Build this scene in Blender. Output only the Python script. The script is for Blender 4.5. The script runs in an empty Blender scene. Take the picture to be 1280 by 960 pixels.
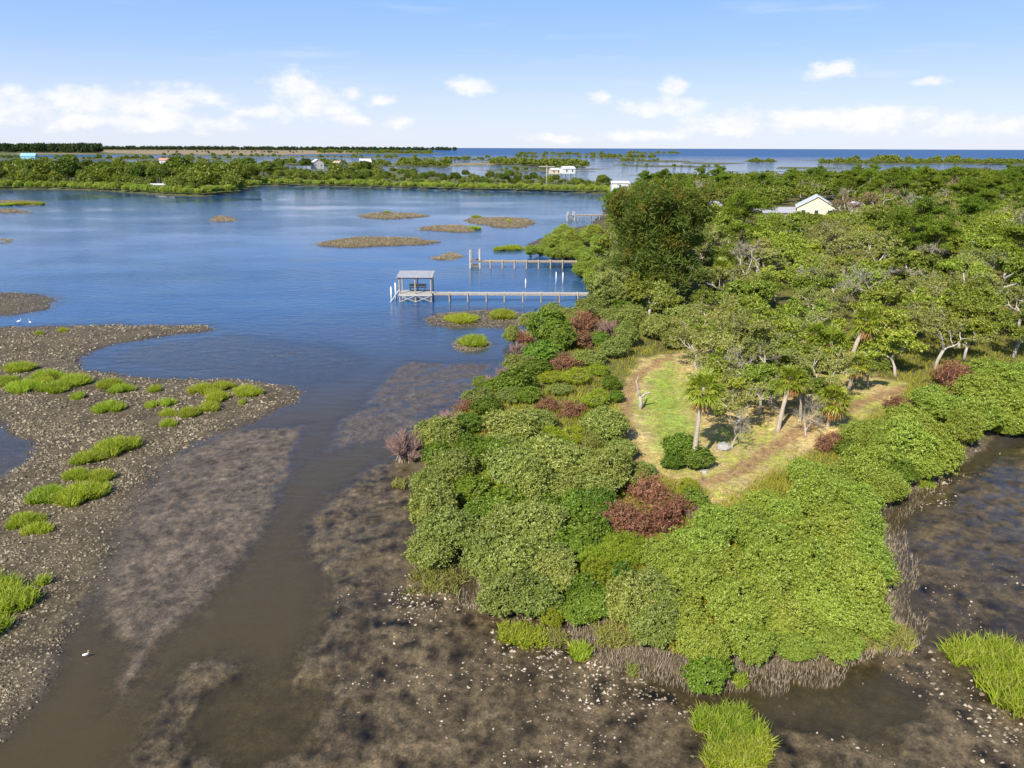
import bpy, math
import numpy as np
from mathutils import Vector, Matrix

RNG = np.random.default_rng(11)
scene = bpy.context.scene
COL = scene.collection
PI = math.pi

# ------------------------------------------------------------------ camera
H = 22.0
FPX = 900.0
PITCH = 18.15
ROLL = 0.19
cam_d = bpy.data.cameras.new('camera')
cam_d.sensor_width = 36.0
cam_d.lens = 36.0 * FPX / 1280.0
cam_d.clip_start = 0.5
cam_d.clip_end = 200000.0
cam = bpy.data.objects.new('camera', cam_d)
COL.objects.link(cam)
RM = Matrix.Rotation(math.radians(90 - PITCH), 3, 'X') @ Matrix.Rotation(math.radians(ROLL), 3, 'Z')
cam.matrix_world = Matrix.Translation((0, 0, H)) @ RM.to_4x4()
scene.camera = cam
R3 = np.array(RM)


def G(px, py, z=0.0):
    """ground position (at height z) seen at a photo position"""
    px = np.asarray(px, float); py = np.asarray(py, float)
    d = np.stack([(px - 640) / FPX, (480 - py) / FPX, -np.ones_like(px)], -1) @ R3.T
    t = (z - H) / d[..., 2]
    out = d * t[..., None]
    out[..., 2] = z
    return out


def pix(P):
    q = (np.asarray(P, float) - np.array([0, 0, H])) @ R3
    return 640 + FPX * q[..., 0] / -q[..., 2], 480 - FPX * q[..., 1] / -q[..., 2], -q[..., 2]


# ------------------------------------------------------------------ noise
_perm = np.random.default_rng(5).permutation(4096).astype(np.int64)
_ang = np.random.default_rng(6).random(4096) * 2 * PI
_gx, _gy = np.cos(_ang), np.sin(_ang)


def perlin(x, y, seed=0):
    xi = np.floor(x).astype(np.int64); yi = np.floor(y).astype(np.int64)
    xf = x - xi; yf = y - yi
    u = xf * xf * xf * (xf * (xf * 6 - 15) + 10); v = yf * yf * yf * (yf * (yf * 6 - 15) + 10)

    def g(ix, iy, dx, dy):
        h = _perm[(_perm[(ix + seed * 131) & 4095] + iy) & 4095]
        return _gx[h] * dx + _gy[h] * dy
    a = g(xi, yi, xf, yf); b = g(xi + 1, yi, xf - 1, yf)
    c = g(xi, yi + 1, xf, yf - 1); d = g(xi + 1, yi + 1, xf - 1, yf - 1)
    return (a + u * (b - a)) * (1 - v) + (c + u * (d - c)) * v


def fbm(x, y, scale, octaves=4, seed=0, gain=0.5):
    s = np.zeros_like(x); a = 1.0; f = 1.0 / scale
    for o in range(octaves):
        s += a * perlin(x * f, y * f, seed + o * 7)
        a *= gain; f *= 2.03
    return s


def smooth(a, b, x):
    t = np.clip((x - a) / (b - a), 0, 1)
    return t * t * (3 - 2 * t)


def sdf(poly, X, Y, margin):
    """signed distance to a ground polygon, positive inside, clipped at -margin outside its box"""
    P = np.asarray(poly)[:, :2]
    out = np.full(X.shape, -float(margin))
    m = (X > P[:, 0].min() - margin) & (X < P[:, 0].max() + margin) & (Y > P[:, 1].min() - margin) & (Y < P[:, 1].max() + margin)
    if not m.any():
        return out
    x = X[m]; y = Y[m]
    d2 = np.full(x.shape, 1e18); ins = np.zeros(x.shape, bool)
    n = len(P)
    for i in range(n):
        ax, ay = P[i]; bx, by = P[(i + 1) % n]
        ex, ey = bx - ax, by - ay
        wx, wy = x - ax, y - ay
        t = np.clip((wx * ex + wy * ey) / (ex * ex + ey * ey + 1e-12), 0, 1)
        dx = wx - ex * t; dy = wy - ey * t
        d2 = np.minimum(d2, dx * dx + dy * dy)
        c = ((ay > y) != (by > y))
        if ey != 0:
            ins ^= c & (x < ax + ex * (y - ay) / ey)
    d = np.sqrt(d2)
    out[m] = np.maximum(np.where(ins, d, -d), -margin)
    return out


def ppoly(pts, z=0.0):
    a = np.array(pts, float)
    return G(a[:, 0], a[:, 1], z)


def pell(cx, cy, rx, ry, n=22, wob=0.12, seed=0):
    r = np.random.default_rng(seed + int(cx))
    t = np.linspace(0, 2 * PI, n, endpoint=False)
    k = 1 + wob * np.sin(2 * t + r.random() * 6) + wob * 0.6 * np.sin(3 * t + r.random() * 6)
    return G(cx + rx * np.cos(t) * k, cy + ry * np.sin(t) * k)


# ------------------------------------------------------------------ meshes
class MB:
    def __init__(s):
        s.v = []; s.q = []; s.t = []; s.n = 0

    def add(s, V, Q=None, T=None):
        V = np.asarray(V, float).reshape(-1, 3)
        if Q is not None and len(Q):
            s.q.append(np.asarray(Q, np.int64) + s.n)
        if T is not None and len(T):
            s.t.append(np.asarray(T, np.int64) + s.n)
        s.v.append(V); s.n += len(V)

    def arrays(s):
        V = np.concatenate(s.v) if s.v else np.zeros((0, 3))
        Q = np.concatenate(s.q) if s.q else np.zeros((0, 4), np.int64)
        T = np.concatenate(s.t) if s.t else np.zeros((0, 3), np.int64)
        return V, Q, T

    def mesh(s, name, mat, smooth_shade=False):
        V, Q, T = s.arrays()
        me = bpy.data.meshes.new(name)
        me.vertices.add(len(V)); me.vertices.foreach_set('co', V.astype(np.float32).ravel())
        me.loops.add(Q.size + T.size)
        me.loops.foreach_set('vertex_index', np.concatenate([Q.ravel(), T.ravel()]).astype(np.int32))
        me.polygons.add(len(Q) + len(T))
        me.polygons.foreach_set('loop_start', np.concatenate([np.arange(len(Q)) * 4, Q.size + np.arange(len(T)) * 3]).astype(np.int32))
        me.update(calc_edges=True)
        me.validate()
        me.polygons.foreach_set('use_smooth', np.full(len(me.polygons), smooth_shade))
        me.materials.append(mat)
        return me

    def box(s, c, size, rz=0.0, rx=0.0, ry=0.0):
        sx, sy, sz = [k / 2 for k in size]
        V = np.array([[x, y, z] for x in (-sx, sx) for y in (-sy, sy) for z in (-sz, sz)])
        M = np.array(Matrix.Rotation(rz, 3, 'Z') @ Matrix.Rotation(ry, 3, 'Y') @ Matrix.Rotation(rx, 3, 'X'))
        s.add(V @ M.T + np.asarray(c, float), [[0, 1, 3, 2], [4, 6, 7, 5], [0, 4, 5, 1], [2, 3, 7, 6], [0, 2, 6, 4], [1, 5, 7, 3]])

    def tube(s, pts, rad, sides=6, cap=True):
        pts = np.asarray(pts, float); rad = np.asarray(rad, float)
        n = len(pts)
        d = np.gradient(pts, axis=0)
        d /= np.linalg.norm(d, axis=1, keepdims=True) + 1e-9
        up = np.where(np.abs(d[:, 2:3]) > 0.9, np.array([[1.0, 0, 0]]), np.array([[0, 0, 1.0]]))
        a = np.cross(d, up); a /= np.linalg.norm(a, axis=1, keepdims=True) + 1e-9
        b = np.cross(d, a)
        th = np.linspace(0, 2 * PI, sides, endpoint=False)
        V = pts[:, None] + rad[:, None, None] * (a[:, None] * np.cos(th)[None, :, None] + b[:, None] * np.sin(th)[None, :, None])
        V = V.reshape(-1, 3)
        i = np.arange(n - 1)[:, None] * sides; j = np.arange(sides)[None]
        Q = np.stack([i + j, i + (j + 1) % sides, i + sides + (j + 1) % sides, i + sides + j], -1).reshape(-1, 4)
        T = None
        if cap:
            V = np.concatenate([V, pts[:1], pts[-1:]])
            k = np.arange(sides)
            T = np.concatenate([np.stack([np.full(sides, n * sides), (k + 1) % sides, k], -1),
                                np.stack([np.full(sides, n * sides + 1), (n - 1) * sides + k, (n - 1) * sides + (k + 1) % sides], -1)])
        s.add(V, Q, T)

    def bar(s, a, b, r, sides=6):
        s.tube([a, b], [r, r], sides)


def unit(a):
    return a / (np.linalg.norm(a, axis=-1, keepdims=True) + 1e-9)


def rosettes(mb, P, A, L, Wd, k, rng, spread=0.85, jit=0.35):
    """k leaves round each shoot tip P with axis A"""
    n = len(P)
    A = unit(A)
    ref = unit(rng.normal(size=(n, 3)))
    u = unit(np.cross(A, ref)); v = np.cross(A, u)
    th = (np.arange(k) / k * 2 * PI)[None] + rng.random((n, k)) * 0.9
    rad = u[:, None] * np.cos(th)[..., None] + v[:, None] * np.sin(th)[..., None]
    d = unit(A[:, None] * 0.6 + rad * spread + rng.normal(size=(n, k, 3)) * jit)
    w = unit(np.cross(d, A[:, None] + rng.normal(size=(n, k, 3)) * 0.3))
    l = L * (0.65 + 0.7 * rng.random((n, k, 1)))
    ww = Wd * (0.7 + 0.6 * rng.random((n, k, 1)))
    p0 = P[:, None] + rng.normal(size=(n, k, 3)) * L * 0.12
    V = np.stack([p0, p0 + d * l * 0.55 + w * ww * 0.5, p0 + d * l, p0 + d * l * 0.55 - w * ww * 0.5], 2).reshape(-1, 3)
    mb.add(V, np.arange(n * k * 4).reshape(-1, 4))


def slivers(mb, P, D, L, Wd, rng):
    """thin single leaves / blades / twigs from P along D"""
    n = len(P)
    D = unit(D)
    w = unit(np.cross(D, rng.normal(size=(n, 3))))
    L = np.broadcast_to(np.asarray(L, float), (n,))[:, None]; Wd = np.broadcast_to(np.asarray(Wd, float), (n,))[:, None]
    V = np.stack([P - w * Wd / 2, P + w * Wd / 2, P + D * L], 1).reshape(-1, 3)
    mb.add(V, None, np.arange(n * 3).reshape(-1, 3))


def sph(n, rng, zmin=-1.0):
    z = zmin + (1 - zmin) * rng.random(n)
    a = rng.random(n) * 2 * PI
    r = np.sqrt(np.maximum(0, 1 - z * z))
    return np.stack([r * np.cos(a), r * np.sin(a), z], -1)


# ------------------------------------------------------------------ materials
def mat(name):
    m = bpy.data.materials.new(name); m.use_nodes = True
    nt = m.node_tree; nt.nodes.clear()
    return m, nt


def nd(nt, t, **kw):
    n = nt.nodes.new(t)
    for k, v in kw.items():
        if k.startswith('i_'):
            n.inputs[k[2:]].default_value = v
        elif k.startswith('n_'):
            n.inputs[int(k[2:])].default_value = v
        else:
            setattr(n, k, v)
    return n


def lk(nt, a, b):
    nt.links.new(a, b)


def ramp(nt, fac, stops, interp='LINEAR'):
    r = nt.nodes.new('ShaderNodeValToRGB')
    r.color_ramp.interpolation = interp
    e = r.color_ramp.elements
    while len(e) > 1:
        e.remove(e[0])
    e[0].position, e[0].color = stops[0][0], (*stops[0][1], 1)
    for p, c in stops[1:]:
        k = e.new(p); k.color = (*c, 1)
    lk(nt, fac, r.inputs[0])
    return r.outputs[0]


def foliage(name, cols, transl=0.3, gloss=0.03, var=0.25, rough=0.45):
    m, nt = mat(name)
    g = nd(nt, 'ShaderNodeNewGeometry')
    oi = nd(nt, 'ShaderNodeObjectInfo')
    n = len(cols)
    c = ramp(nt, g.outputs['Random Per Island'], [(i / max(1, n - 1), k) for i, k in enumerate(cols)])
    hsv = nd(nt, 'ShaderNodeHueSaturation')
    mr = nd(nt, 'ShaderNodeMapRange')
    mr.inputs['To Min'].default_value = 1 - var; mr.inputs['To Max'].default_value = 1 + var
    lk(nt, oi.outputs['Random'], mr.inputs['Value'])
    lk(nt, mr.outputs[0], hsv.inputs['Value'])
    m2 = nd(nt, 'ShaderNodeMath', operation='MULTIPLY_ADD')
    fr = nd(nt, 'ShaderNodeMath', operation='FRACT'); mu = nd(nt, 'ShaderNodeMath', operation='MULTIPLY', n_1=17.3)
    lk(nt, oi.outputs['Random'], mu.inputs[0]); lk(nt, mu.outputs[0], fr.inputs[0]); lk(nt, fr.outputs[0], m2.inputs[0])
    m2.inputs[1].default_value = 0.03; m2.inputs[2].default_value = 0.475
    lk(nt, m2.outputs[0], hsv.inputs['Hue'])
    lk(nt, c, hsv.inputs['Color'])
    d = nd(nt, 'ShaderNodeBsdfDiffuse'); t = nd(nt, 'ShaderNodeBsdfTranslucent'); gl = nd(nt, 'ShaderNodeBsdfGlossy', i_Roughness=rough)
    gl.inputs['Color'].default_value = (0.9, 0.95, 0.9, 1)
    tc = nd(nt, 'ShaderNodeMix', data_type='RGBA', blend_type='MULTIPLY')
    tc.inputs['Factor'].default_value = 1.0
    lk(nt, hsv.outputs[0], tc.inputs['A']); tc.inputs['B'].default_value = (1.25, 1.3, 0.5, 1)
    lk(nt, hsv.outputs[0], d.inputs['Color']); lk(nt, tc.outputs['Result'], t.inputs['Color'])
    a = nd(nt, 'ShaderNodeMixShader', i_Fac=transl); b = nd(nt, 'ShaderNodeMixShader', i_Fac=gloss)
    lk(nt, d.outputs[0], a.inputs[1]); lk(nt, t.outputs[0], a.inputs[2])
    lk(nt, a.outputs[0], b.inputs[1]); lk(nt, gl.outputs[0], b.inputs[2])
    o = nd(nt, 'ShaderNodeOutputMaterial'); lk(nt, b.outputs[0], o.inputs['Surface'])
    return m


def surface(name, c1, c2, scale=3.0, rough=0.8, stretch=(1, 1, 1), bump=0.2, metallic=0.0):
    """noise-mottled surface in object space"""
    m, nt = mat(name)
    tc = nd(nt, 'ShaderNodeTexCoord'); mp = nd(nt, 'ShaderNodeMapping')
    mp.inputs['Scale'].default_value = stretch
    lk(nt, tc.outputs['Object'], mp.inputs[0])
    nz = nd(nt, 'ShaderNodeTexNoise', i_Scale=scale, i_Detail=6.0, i_Roughness=0.65)
    lk(nt, mp.outputs[0], nz.inputs['Vector'])
    c = ramp(nt, nz.outputs['Fac'], [(0.3, c1), (0.7, c2)])
    p = nd(nt, 'ShaderNodeBsdfPrincipled', i_Roughness=rough, i_Metallic=metallic)
    lk(nt, c, p.inputs['Base Color'])
    bp = nd(nt, 'ShaderNodeBump', i_Strength=bump, i_Distance=0.05)
    lk(nt, nz.outputs['Fac'], bp.inputs['Height']); lk(nt, bp.outputs[0], p.inputs['Normal'])
    o = nd(nt, 'ShaderNodeOutputMaterial'); lk(nt, p.outputs[0], o.inputs['Surface'])
    return m


M = {}
M['mangrove'] = foliage('mangrove_leaves', [(0.12, 0.165, 0.026), (0.205, 0.27, 0.048), (0.28, 0.345, 0.072), (0.39, 0.43, 0.16)], 0.32, 0.02, 0.15)
M['mangrove_bright'] = foliage('bright_mangrove_leaves', [(0.13, 0.20, 0.020), (0.235, 0.33, 0.04), (0.31, 0.415, 0.058), (0.42, 0.48, 0.13)], 0.34, 0.015, 0.12)
M['green'] = foliage('green_shrub_leaves', [(0.07, 0.13, 0.012), (0.12, 0.21, 0.02), (0.19, 0.28, 0.035)], 0.32, 0.02, 0.18)
M['weedy'] = foliage('yellow_green_leaves', [(0.20, 0.26, 0.02), (0.28, 0.34, 0.03), (0.25, 0.36, 0.03)], 0.35, 0.01, 0.12)
M['rust'] = foliage('rusty_leaves', [(0.19, 0.10, 0.05), (0.25, 0.135, 0.072), (0.33, 0.20, 0.115)], 0.15, 0.0, 0.15)
M['pink'] = foliage('pinkish_twigs', [(0.30, 0.20, 0.17), (0.38, 0.26, 0.22), (0.24, 0.17, 0.14)], 0.05, 0.0, 0.1)
M['oak'] = foliage('oak_leaves', [(0.085, 0.14, 0.012), (0.17, 0.25, 0.024), (0.26, 0.33, 0.035), (0.36, 0.38, 0.08)], 0.32, 0.02, 0.33)
M['oakgrey'] = foliage('grey_green_leaves', [(0.15, 0.175, 0.035), (0.24, 0.265, 0.06), (0.33, 0.34, 0.11)], 0.30, 0.02, 0.25)
M['pine'] = foliage('pine_needles', [(0.075, 0.13, 0.012), (0.13, 0.21, 0.018), (0.19, 0.28, 0.03)], 0.28, 0.01, 0.2)
M['casu'] = foliage('casuarina_needles', [(0.055, 0.09, 0.015), (0.10, 0.15, 0.026), (0.15, 0.20, 0.04)], 0.3, 0.01, 0.05)
M['casutip'] = foliage('casuarina_flowers', [(0.10, 0.125, 0.02), (0.15, 0.16, 0.028), (0.19, 0.17, 0.03)], 0.25, 0.0, 0.05)
M['frond'] = foliage('palm_fronds', [(0.12, 0.18, 0.012), (0.21, 0.29, 0.02), (0.33, 0.34, 0.04)], 0.3, 0.04, 0.12)
M['deadfrond'] = foliage('dead_palm_fronds', [(0.38, 0.22, 0.07), (0.48, 0.32, 0.13), (0.30, 0.17, 0.06)], 0.2, 0.0, 0.1)
M['grass'] = foliage('marsh_grass_blades', [(0.20, 0.30, 0.022), (0.29, 0.41, 0.032), (0.36, 0.45, 0.05), (0.44, 0.42, 0.13)], 0.42, 0.01, 0.12)
M['drygrass'] = foliage('dry_marsh_grass_blades', [(0.20, 0.24, 0.06), (0.28, 0.30, 0.09), (0.25, 0.32, 0.06), (0.32, 0.22, 0.14)], 0.3, 0.0, 0.1)
M['cover'] = foliage('meadow_grass_blades', [(0.27, 0.31, 0.03), (0.36, 0.40, 0.05), (0.42, 0.39, 0.09), (0.22, 0.32, 0.03)], 0.38, 0.0, 0.1)
M['barshell'] = foliage('bar_shell', [(0.085, 0.066, 0.042), (0.14, 0.112, 0.072), (0.21, 0.17, 0.11), (0.32, 0.27, 0.19)], 0.0, 0.02, 0.0)
M['greytwig'] = foliage('grey_twigs', [(0.26, 0.23, 0.18), (0.36, 0.32, 0.26), (0.22, 0.19, 0.15)], 0.05, 0.0, 0.1)
M['root'] = foliage('aerial_root_bark', [(0.20, 0.165, 0.12), (0.28, 0.235, 0.17), (0.34, 0.29, 0.22)], 0.0, 0.0, 0.1)
M['shell'] = foliage('oyster_shell', [(0.16, 0.125, 0.085), (0.26, 0.215, 0.15), (0.36, 0.305, 0.22), (0.46, 0.40, 0.30)], 0.0, 0.04, 0.0)
M['farleaf'] = foliage('far_leaves', [(0.05, 0.09, 0.014), (0.095, 0.155, 0.02), (0.14, 0.205, 0.03), (0.19, 0.225, 0.05)], 0.25, 0.01, 0.35)
M['fardark'] = foliage('far_pine_leaves', [(0.035, 0.06, 0.03), (0.05, 0.085, 0.035), (0.07, 0.10, 0.04)], 0.2, 0.0, 0.1)
M['browncrown'] = foliage('brown_twigs', [(0.20, 0.14, 0.07), (0.27, 0.19, 0.10), (0.16, 0.13, 0.06)], 0.15, 0.0, 0.1)
M['bark'] = surface('bark', (0.16, 0.13, 0.10), (0.36, 0.32, 0.27), 4.0, 0.9, (1, 1, 0.25))
M['greybark'] = surface('grey_dead_wood', (0.26, 0.23, 0.20), (0.52, 0.48, 0.43), 5.0, 0.9, (1, 1, 0.2))
M['palmbark'] = surface('palm_bark', (0.24, 0.19, 0.14), (0.46, 0.40, 0.33), 5.0, 0.9, (1, 1, 3))
M['plank'] = surface('weathered_planks', (0.30, 0.28, 0.26), (0.52, 0.50, 0.47), 6.0, 0.85, (3, 0.4, 1))
M['darkwood'] = surface('dark_wet_timber', (0.10, 0.085, 0.07), (0.22, 0.19, 0.16), 5.0, 0.8, (1, 1, 0.3))
M['tanwood'] = surface('tan_timber', (0.28, 0.22, 0.15), (0.46, 0.38, 0.27), 5.0, 0.85, (1, 1, 0.3))
M['white'] = surface('white_paint', (0.55, 0.55, 0.53), (0.68, 0.68, 0.66), 2.0, 0.6)
M['metalroof'] = surface('pale_metal_roof', (0.30, 0.30, 0.32), (0.42, 0.42, 0.44), 1.5, 0.5, (1, 1, 1), 0.1)
M['whiteroof'] = surface('white_metal_roof', (0.52, 0.53, 0.56), (0.64, 0.65, 0.68), 0.7, 0.5, (1, 1, 1), 0.05)
M['yellowwall'] = surface('yellow_siding', (0.60, 0.57, 0.38), (0.68, 0.65, 0.46), 1.0, 0.7, (1, 1, 4), 0.05)
M['greywall'] = surface('grey_siding', (0.34, 0.34, 0.34), (0.45, 0.45, 0.44), 1.0, 0.7)
M['tanwall'] = surface('tan_siding', (0.50, 0.42, 0.28), (0.62, 0.53, 0.36), 1.0, 0.7)
M['aqua'] = surface('aqua_paint', (0.20, 0.42, 0.50), (0.28, 0.52, 0.60), 1.0, 0.6)
M['darkglass'] = surface('window_glass', (0.03, 0.04, 0.05), (0.05, 0.06, 0.08), 1.0, 0.1, (1, 1, 1), 0.0)
M['boulder'] = surface('pale_stone', (0.26, 0.25, 0.23), (0.42, 0.41, 0.38), 3.0, 0.9)
M['feather'] = surface('white_feathers', (0.78, 0.78, 0.76), (0.86, 0.86, 0.84), 4.0, 0.7)
M['beak'] = surface('beak', (0.5, 0.32, 0.06), (0.6, 0.4, 0.08), 4.0, 0.5)
M['redroof'] = surface('reddish_roof', (0.42, 0.20, 0.15), (0.52, 0.28, 0.2), 1.0, 0.7)


# ------------------------------------------------------------------ objects
def tag(o, label=None, cat=None, group=None, kind=None):
    if label: o['label'] = label
    if cat: o['category'] = cat
    if group: o['group'] = group
    if kind: o['kind'] = kind
    return o


def put(name, me, parent=None, loc=None):
    o = bpy.data.objects.new(name, me)
    COL.objects.link(o)
    if parent: o.parent = parent
    if loc is not None: o.location = loc
    return o


def empty(name, loc, rz=0.0, sc=1.0):
    o = bpy.data.objects.new(name, None)
    COL.objects.link(o)
    o.empty_display_size = 0.3
    o.location = [float(k) for k in loc]
    o.rotation_euler = (0, 0, float(rz))
    o.scale = (sc, sc, sc) if np.isscalar(sc) else [float(k) for k in sc]
    return o


# ------------------------------------------------------------------ terrain features (ground polygons read off the photo)
LAND = ppoly([(772, 243), (757, 262), (738, 282), (700, 287), (672, 299), (650, 311), (672, 318), (700, 322), (716, 333), (733, 350), (742, 366), (733, 380), (695, 394),
              (660, 410), (645, 430), (630, 455), (614, 480), (575, 507), (545, 527), (520, 547), (508, 577), (528, 604), (524, 650),
              (520, 690), (545, 700), (585, 712), (600, 748), (645, 762), (695, 768), (745, 795), (775, 822), (830, 838), (870, 852), (920, 848),
              (960, 832), (1040, 820), (1105, 806), (1126, 780), (1120, 720), (1118, 680), (1100, 648), (1128, 622), (1158, 602), (1198, 584),
              (1232, 562), (1248, 545), (1290, 538), (1500, 520), (2100, 480), (2900, 300), (2300, 236), (1500, 222), (1280, 219), (1100, 222), (900, 227), (830, 232)])
LAWN = ppoly([(838, 443), (802, 450), (780, 480), (774, 515), (785, 560), (797, 592), (850, 608), (878, 612), (884, 634), (910, 628), (1000, 572), (1070, 533),
              (1120, 502), (1138, 480), (1095, 470), (1060, 440), (1000, 425), (930, 425)], 0.8)
GREENLAWN = ppoly([(838, 452), (812, 470), (800, 500), (815, 560), (840, 592), (868, 590), (870, 540), (860, 500), (850, 470)], 0.8)
BARS = [
    ([(-700, 412), (-200, 408), (0, 405), (150, 402), (268, 404), (284, 412), (250, 419), (160, 431), (120, 446), (125, 458), (200, 467), (300, 470), (372, 478), (396, 488),
      (386, 502), (335, 526), (280, 545), (234, 567), (202, 600), (176, 650), (152, 700), (122, 760), (104, 800), (80, 860), (20, 930), (-100, 1010), (-700, 1180)], 0.16),
    ([(-400, 364), (-60, 362), (0, 362), (68, 364), (93, 374), (78, 386), (20, 399), (-100, 404), (-400, 404)], 0.15),
]
BARS = [(ppoly(p), h) for p, h in BARS]
for cx, cy, rx, ry, h in [(278, 274, 33, 4.5, .35), (470, 303, 84, 8.5, .45), (490, 270, 50, 5.5, .45), (563, 286, 43, 6.5, .4), (628, 278, 58, 7.5, .45), (560, 321, 30, 6.5, .3),
                          (15, 254, 62, 3.5, .4), (10, 264, 42, 3.5, .4), (6, 301, 26, 4.5, .3), (722, 301, 24, 2.5, .15), (602, 400, 72, 17, .12), (590, 431, 42, 12, .12),
                          (640, 311, 22, 3.5, .3)]:
    BARS.append((pell(cx, cy, rx, ry), h))
POOL = ppoly([(-400, 520), (-60, 528), (0, 530), (40, 548), (42, 575), (0, 605), (-200, 650), (-500, 650)])
MUD1 = ppoly([(398, 526), (384, 564), (356, 624), (328, 682), (284, 747), (214, 815), (152, 890), (128, 895), (140, 815), (118, 800), (112, 765), (120, 690), (152, 622), (192, 572), (285, 537)])
MUD2 = ppoly([(362, 585), (395, 548), (430, 512), (468, 468), (510, 446), (560, 452), (600, 450), (640, 445), (620, 470), (600, 490), (560, 520), (520, 545), (470, 560), (420, 572)])
MUD3 = ppoly([(374, 655), (404, 615), (455, 582), (500, 560), (535, 585), (535, 690), (600, 740), (740, 780), (830, 830), (1000, 812), (1120, 790), (1300, 800), (1800, 880), (1800, 1300), (-100, 1300), (120, 985),
              (120, 950), (165, 885), (228, 815), (290, 806), (345, 835), (380, 792), (388, 730), (366, 700)])
MUD4 = ppoly([(1110, 650), (1120, 790), (1300, 830), (1900, 900), (1900, 520), (1280, 540), (1240, 560), (1150, 600)])
MUD5 = ppoly([(110, 447), (160, 433), (290, 416), (420, 428), (475, 448), (440, 478), (396, 486), (300, 470), (200, 466), (125, 458)])
PUDDLES = [pell(310, 905, 52, 44, wob=.25), pell(1010, 880, 110, 32, wob=.25), pell(620, 640, 5, 5)]
SHELLS = [(pell(560, 745, 80, 38, wob=.25), 0.7), (ppoly([(600, 765), (690, 775), (790, 840), (900, 860), (970, 850), (960, 890), (880, 930), (780, 890), (640, 820)]), 1.0),
          (ppoly([(1130, 815), (1180, 830), (1260, 890), (1330, 960), (1230, 960), (1190, 900), (1120, 840)]), 0.55),
          (ppoly([(1110, 640), (1135, 618), (1215, 560), (1250, 550), (1235, 580), (1190, 610), (1150, 640)]), 0.8)]
PATH = G(np.array([838, 800, 782, 783, 800, 850, 895, 935, 985, 1040, 1090, 1130]), np.array([447, 468, 500, 545, 588, 606, 602, 582, 548, 520, 500, 486]), 0.8)
# far lands
FARLAND = [
    ppoly([(-900, 240), (-300, 238), (0, 237), (60, 237), (130, 239), (205, 244.5), (250, 246), (290, 242), (312, 236), (330, 232.5), (400, 233), (480, 235), (560, 237.5), (640, 239),
           (700, 240.5), (775, 244), (800, 236), (760, 228), (700, 224), (640, 222.5), (560, 219.5), (520, 215.5), (440, 213), (330, 211), (200, 209.5), (100, 210.5), (0, 211), (-300, 211), (-900, 214)]),
    ppoly([(330, 206), (400, 207.5), (470, 208.5), (560, 209), (560, 206), (480, 203.5), (420, 203), (340, 203)]),
    ppoly([(-200, 199), (100, 199.5), (300, 200.5), (330, 199), (200, 197.5), (-200, 197)]),
    ppoly([(200, 195), (420, 197), (560, 199), (640, 199.5), (560, 197.5), (420, 195.2), (300, 194)]),
    ppoly([(560, 207.5), (620, 206.5), (640, 208), (730, 210), (738, 206.5), (700, 203), (640, 201.5), (600, 203.5), (560, 205)]),
    ppoly([(600, 213), (680, 211.5), (722, 212.5), (640, 214.8)]), ppoly([(760, 206), (860, 207.3), (905, 209), (800, 208.6)]), ppoly([(860, 203), (930, 204), (900, 205.6), (850, 204.6)]),
    ppoly([(760, 201), (840, 200.4), (866, 201.8), (790, 202.6)]), ppoly([(980, 209), (1060, 210), (1040, 211.5), (970, 210.6)]), ppoly([(640, 196), (700, 195.6), (720, 196.6), (650, 197.2)]),
    ppoly([(-600, 193.5), (60, 194), (200, 193.6), (300, 193.8), (420, 193), (540, 192.8), (560, 191.5), (480, 189), (430, 187), (300, 185.8), (0, 184.6), (-600, 184)]),
    ppoly([(640, 193.2), (700, 194), (760, 194.5), (752, 192.5), (680, 191.6)]),
    ppoly([(720, 197.5), (760, 198), (800, 198), (822, 196.5), (780, 195.4), (740, 196)]),
    ppoly([(780, 192.2), (830, 192.8), (860, 192), (830, 191.3), (785, 191)]),
    ppoly([(930, 202.5), (968, 203.5), (972, 201), (950, 199.5), (932, 200.5)]),
    ppoly([(1018, 205), (1080, 206), (1180, 205.5), (1300, 206.5), (1900, 212), (1900, 203), (1300, 201), (1180, 200), (1100, 199), (1050, 200.5)]),
]
MARSHTAN = [ppoly([(100, 190), (200, 193.4), (330, 193.6), (440, 192.6), (470, 190), (430, 188.4), (300, 187.2), (120, 187)]), ppoly([(560, 207.3), (622, 206.4), (640, 204.5), (600, 204), (560, 205.2)]),
            ppoly([(20, 192.8), (120, 192.5), (120, 191), (20, 191.3)])]


def shore_wobble(X, Y):
    r = np.hypot(X, Y)
    return fbm(X, Y, 6.0, 4, 3) * np.clip(r / 60, 0.5, 6) * 0.9


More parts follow.
